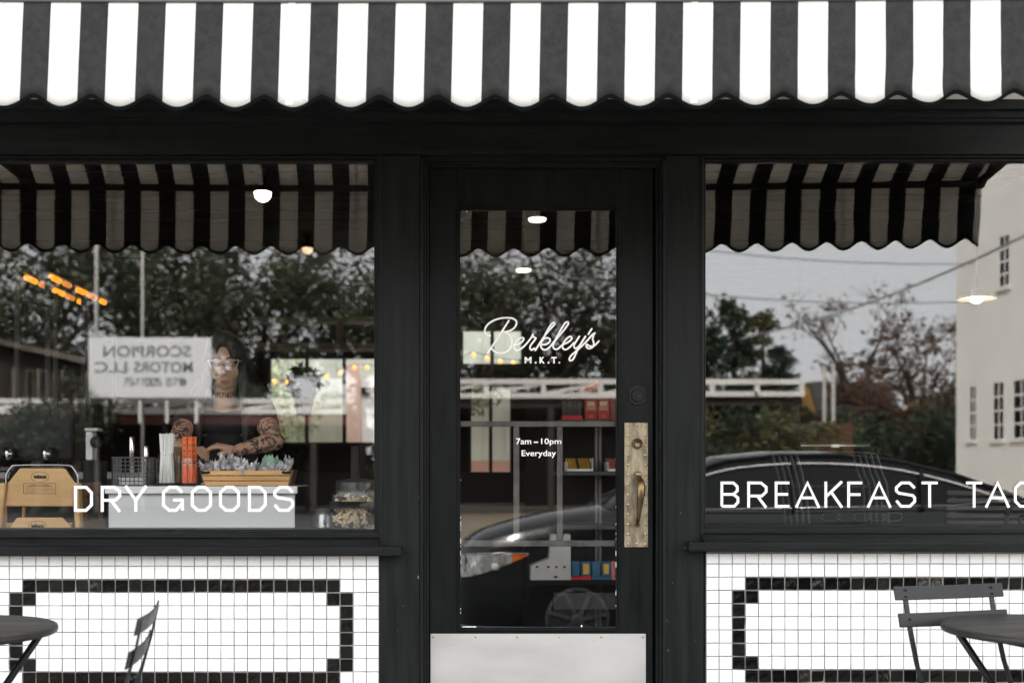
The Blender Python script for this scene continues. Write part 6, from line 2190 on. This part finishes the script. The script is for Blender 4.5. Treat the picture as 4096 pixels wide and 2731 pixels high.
bx('wall', mat('brown_brick', (0.10, 0.055, 0.035), 0.8, var=0.3, scale=2), hb, p[0], p2[0], -YH - 0.5, -YH + 2.6, -0.2, p[2])
for px in (3400, 3470):
    d0 = opp(px, 1590, YH - 2.6)
    bx('dormer', ROOFD, hb, d0[0] - 0.3, d0[0] + 0.3, -YH + 0.5, -YH + 2.3, d0[2] - 0.5, d0[2] + 0.6)
# dark shop row behind
ro = thing('dark_shop_row', 'long dark shop row with a framed sign band mirrored right of the conifers', 'building', (15, -40, -0.2))
p0, p1 = opp(3400, 1670, 39), opp(3835, 1670, 39)
bx('wall', DKB, ro, p0[0], p1[0], -41, -39.3, -0.2, p0[2] + 0.3)
BAND = mat('olive_sign_band', (0.16, 0.125, 0.06), 0.7, var=0.2)
bx('sign_band', BAND, ro, p0[0], p1[0], -39.299, -39.15, p0[2] - 0.35, p0[2] + 0.2)
for k in range(9):
    x = p0[0] + (p1[0] - p0[0]) * (k + .1) / 9
    bx('sign_panel', DKB, ro, x, x + (p1[0] - p0[0]) / 9 * .75, -39.149, -39.12, p0[2] - 0.27, p0[2] + 0.12)
for k in range(4):
    x = p0[0] + (p1[0] - p0[0]) * k / 3.2
    bx('column', EAVE, ro, x, x + 0.14, -39.2, -39.05, -0.2, p0[2] - 0.351)
for px, lab in ((3297, 'short pale post left of the pair before the dark trees'), (3333, 'tall pale post right of the pair before the dark trees')):
    p = opp(px, 1665, 36); pt = opp(px, 1465 if px == 3297 else 1450, 36)
    tag(bx('pale_post', POLE, None, p[0] - 0.05, p[0] + 0.05, -36.1, -36, -0.2, pt[2]), lab, 'post', 'pale posts across the street')
# ramp-like dark red roof behind the posts
q = [opp(a, b_, 35) for a, b_ in ((3150, 1881), (3290, 1700), (3410, 1690), (3410, 1881))]
rb = thing('red_shed', 'low dark red shed with a sloping end mirrored under the pale posts', 'shed', opp(3300, 1881, 36))
MB().prism([(p[0], p[2] if 0 < k < 3 else -0.2) for k, p in enumerate(q)], -38, -35).build('wall', mat('shed_red', (0.13, 0.05, 0.03), 0.8, var=0.3), rb)
MB().bar((q[0][0], -36.5, q[0][2] + 0.1), (q[1][0], -36.5, q[1][2] + 0.1), 3.4, 0.12).build('roof', EAVE, rb)

# overhead cables
for k, (a, b2_, lab) in enumerate((((2960, 1500, 33.8), (3900, 1040, 20), 'thick dark cable slanting up across the mirrored sky'), ((2700, 1190, 26), (3900, 1230, 26), 'thin level cable low across the mirrored sky'), ((2700, 1010, 26), (3900, 1080, 26), 'thin level cable high across the mirrored sky'))):
    p, q = Vector(opp(*a)), Vector(opp(*b2_))
    dd = q - p
    P = [p + dd * ((i / 24 * 2.2) if k == 0 else (i / 24 * 3 - 1)) - Vector((0, 0, 1.2 * math.sin(math.pi * (i / 24)))) + Vector((0, 0, 1.2 * math.sin(math.pi / 2))) for i in range(25)]
    o = MB().tube(P, 0.03 if k == 0 else 0.02, 6).build('cable', mat('cable_grey', (0.3, 0.3, 0.3), 0.7))
    tag(o, lab, 'cable', 'cables over the street')

# ------------------------------------------------------------------ trees across the street
OAK = leafmat('oak_leaf', (0.055, 0.062, 0.03), 0.55)
CON = leafmat('conifer_leaf', (0.035, 0.06, 0.032), 0.5)
YEL = leafmat('olive_leaf', (0.12, 0.12, 0.045), 0.5)
BRN = leafmat('brown_leaf', (0.14, 0.085, 0.05), 0.5)
BARK = mat('bark', (0.07, 0.055, 0.042), 0.9, var=0.3, scale=6, stretch=(3, 3, 0.6), bump=0.5)


def limb_set(mb, base, h, spread, seed, r0):
    rnd = random.Random(seed)
    tips = []
    top = Vector(base) + Vector((rnd.uniform(-.4, .4), rnd.uniform(-.4, .4), h * 0.42))
    mb.tube([base, Vector(base).lerp(top, .5) + Vector((rnd.uniform(-.2, .2), 0, 0)), top], [r0, r0 * .8, r0 * .65], 9)
    for k in range(8):
        a = 2 * math.pi * k / 8 + rnd.uniform(-.3, .3)
        e = top + Vector((math.cos(a) * spread * rnd.uniform(.5, .95), math.sin(a) * spread * rnd.uniform(.5, .95), h * rnd.uniform(.05, .5)))
        mid = top.lerp(e, .5) + Vector((0, 0, rnd.uniform(.1, .6)))
        mb.tube([top - Vector((0, 0, .2)), mid, e], [r0 * .45, r0 * .3, r0 * .12], 6)
        tips += [mid, e]
        for q in range(2):
            e2 = e + Vector((rnd.uniform(-1, 1), rnd.uniform(-1, 1), rnd.uniform(.2, 1))) * spread * .3
            mb.tube([mid.lerp(e, .6), e2], [r0 * .15, r0 * .05], 5)
            tips.append(e2)
    return tips


def make_crown(mb, tips, n, size, rad, seed, squash=.7):
    rnd = random.Random(seed)
    for t in tips:
        for _ in range(n):
            d = Vector((rnd.gauss(0, 1), rnd.gauss(0, 1), rnd.gauss(0, 1) * squash))
            d = d.normalized() * rad * rnd.random() ** .5
            p = Vector(t) + d
            a = Vector((rnd.gauss(0, 1), rnd.gauss(0, 1), rnd.gauss(0, .6))).normalized()
            b_ = a.orthogonal().normalized()
            b_ = (b_ * math.cos(rnd.random() * 6) + a.cross(b_) * math.sin(rnd.random() * 6))
            s = size * rnd.uniform(.6, 1.4)
            mb.add([p - a * s, p + b_ * s * .45, p + a * s, p - b_ * s * .45], [(0, 1, 2, 3)])


def oak(seed, h, spread, n=120, leaf=OAK, size=.2, rad=1.5):
    r = thing('oak_tree', None, None)
    tm = MB()
    tips = limb_set(tm, (0, 0, -0.2), h, spread, seed, 0.32)
    tm.build('trunk', BARK, r, smooth=True)
    cm = MB()
    rnd = random.Random(seed + 50)
    extra = [Vector((rnd.uniform(-1, 1) * spread, rnd.uniform(-1, 1) * spread, h * rnd.uniform(.42, 1))) for _ in range(16)]
    extra = [e for e in extra if (e.x ** 2 + e.y ** 2) < spread ** 2]
    make_crown(cm, tips + extra, n, size, rad, seed, .75)
    cm.build('crown', leaf, r, weld=False)
    return r


protoA, protoB = oak(1, 13, 5.2, n=120, size=.15, rad=1.35), oak(2, 11, 4.6, n=115, size=.15, rad=1.3)
spots = [(-24.0, -47, 'spreading oak behind the brown house at the far left', 0, 1.0), (-18.5, -44, 'spreading oak between the pale poles and the white sign', 1, 1.15), (-13.2, -46, 'spreading oak straight above the white sign', 0, 1.05), (-8.6, -42.5, 'spreading oak above the person', 1, 1.1),
         (-4.4, -45, 'spreading oak mirrored at the door side of the DRY GOODS pane', 0, 1.0), (0.2, -43, 'spreading oak with sky gaps at the left of the door glass', 1, 1.0), (4.6, -45, 'spreading oak filling the middle of the door glass', 0, 1.02), (8.2, -49, 'spreading oak half hidden by the door post', 1, 0.9), (-1.9, -58, 'more distant oak filling in behind the door lettering', 1, 1.2), (-15.8, -60, 'more distant oak behind the white sign', 0, 1.2)]
used = {}
for x, y, lab, k, s in spots:
    base = (protoA, protoB)[k]
    o = base if k not in used else copy_tree(base)
    used[k] = True
    o.location = (x, y, 0)
    o.rotation_euler = (0, 0, x * 1.7)
    o.scale = (s, s, s)
    tag(o, lab, 'tree', 'oaks across the street')


# a dark wood closing the view low behind the oaks
wm = MB()
rnd = random.Random(77)
tips_ = []
for k in range(190):
    x = -36 + 50 * rnd.random()
    if -9.8 < x < -7.6: continue
    tips_.append(Vector((x, -63 + rnd.uniform(-2, 2), rnd.uniform(0.5, 8.6))))
make_crown(wm, tips_, 130, .3, 1.5, 78, .8)
tag(wm.build('far_woods', OAK, weld=False), kind='stuff')


def conifer(label, x, y, h, seed, leaf=CON, rad=1.6):
    r = thing('conifer_tree', label, 'tree', (x, y, -0.2), 'conifers across the street')
    rnd = random.Random(seed)
    tm = MB().tube([(x, y, -0.2), (x + .1, y, h * .6), (x, y, h)], [.2, .12, .03], 8)
    cm = MB()
    for k in range(60):
        t = rnd.random() ** .8
        z = h * (.18 + .82 * t)
        a = rnd.uniform(0, 6.28)
        L_ = rad * (1 - t) ** .8 * rnd.uniform(.6, 1.2) + .15
        e = Vector((x + math.cos(a) * L_, y + math.sin(a) * L_, z - .12 * L_ + rnd.uniform(-.1, .2)))
        tm.tube([(x, y, z - .05), e], [.03, .01], 4)
        make_crown(cm, [Vector((x, y, z)).lerp(e, q) for q in (.45, .75, 1)], 15, .13, .3, seed * 100 + k, .6)
    tm.build('trunk', BARK, r, smooth=True)
    cm.build('crown', leaf, r, weld=False)


p = opp(2925, 0, 41); conifer('slender dark conifer rising highest above the white frame canopy', p[0], -41, opp(0, 1190, 41)[2], 3)
p = opp(3045, 0, 43); conifer('broad olive conifer behind the white frame canopy', p[0], -43, opp(0, 1250, 43)[2], 4, YEL, 2.3)
p = opp(3120, 0, 42); conifer('low dark conifer beside the ochre gable', p[0], -42, opp(0, 1400, 42)[2], 5, CON, 1.9)
p = opp(2850, 0, 40); conifer('dark conifer at the door post end of the BREAKFAST pane', p[0], -40, opp(0, 1330, 40)[2], 6, CON, 1.9)


def loose(label, px, yd, top, spread, seed, leaf, n, name='bare_tree', cat='tree', size=.13, rad=.9):
    p = opp(px, 0, yd)
    h = opp(0, top, yd)[2]
    r = thing(name, label, cat, (p[0], -yd, -0.2))
    tm = MB()
    tips = limb_set(tm, (p[0], -yd, -0.2), h, spread, seed, 0.2)
    rnd = random.Random(seed)
    for t in list(tips):
        for _ in range(6):
            e = t + Vector((rnd.gauss(0, .5), rnd.gauss(0, .5), rnd.uniform(0, .9))) * spread * .3
            tm.tube([t, e], [.02, .006], 4)
    tm.build('trunk', BARK, r, smooth=True)
    cm = MB()
    make_crown(cm, tips, n, size, rad, seed)
    cm.build('crown', leaf, r, weld=False)


loose('half bare brown tree rising behind the dark roofed house', 3480, 47, 1190, 3.2, 31, BRN, 22)
loose('denser brown tree against the edge of the white building', 3720, 46, 1250, 2.8, 32, BRN, 60)
loose('short brown tree low between the roof and the white building', 3600, 40, 1480, 2.6, 33, leafmat('rust_leaf', (0.13, 0.065, 0.03), .6), 90)
loose('dark green shrub mass below the brown trees', 3650, 38, 1600, 2.8, 34, CON, 110, 'large_shrub', 'shrub')
loose('yellowish shrub under the white frame canopy', 2990, 33.5, 1690, 1.8, 35, YEL, 90, 'large_shrub', 'shrub', .1, .7)
loose('olive shrub right of the white frame canopy end', 3170, 33, 1680, 1.8, 36, YEL, 80, 'large_shrub', 'shrub', .1, .7)
loose('dark green shrub by the left end of the white frame canopy', 2860, 33, 1650, 1.6, 37, CON, 80, 'large_shrub', 'shrub', .1, .7)

# planting before the brown house
for k, (px, yd, top, lab) in enumerate(((40, 33.0, 1600, 'dark shrub at the very left edge beneath the brown house'), (150, 32.6, 1560, 'dark shrub with pale blossom second from the left edge'), (260, 32.8, 1500, 'tall dark shrub between the brown house and the white sign'), (1000, 38, 1500, 'dark shrub seen past the end of the white sign'), (1240, 38, 1520, 'dark shrub over the end of the long canopy'))):
    loose(lab, px, yd, top, 1.3, 60 + k, CON if k % 2 else OAK, 90, 'large_shrub', 'shrub', .09, .6)
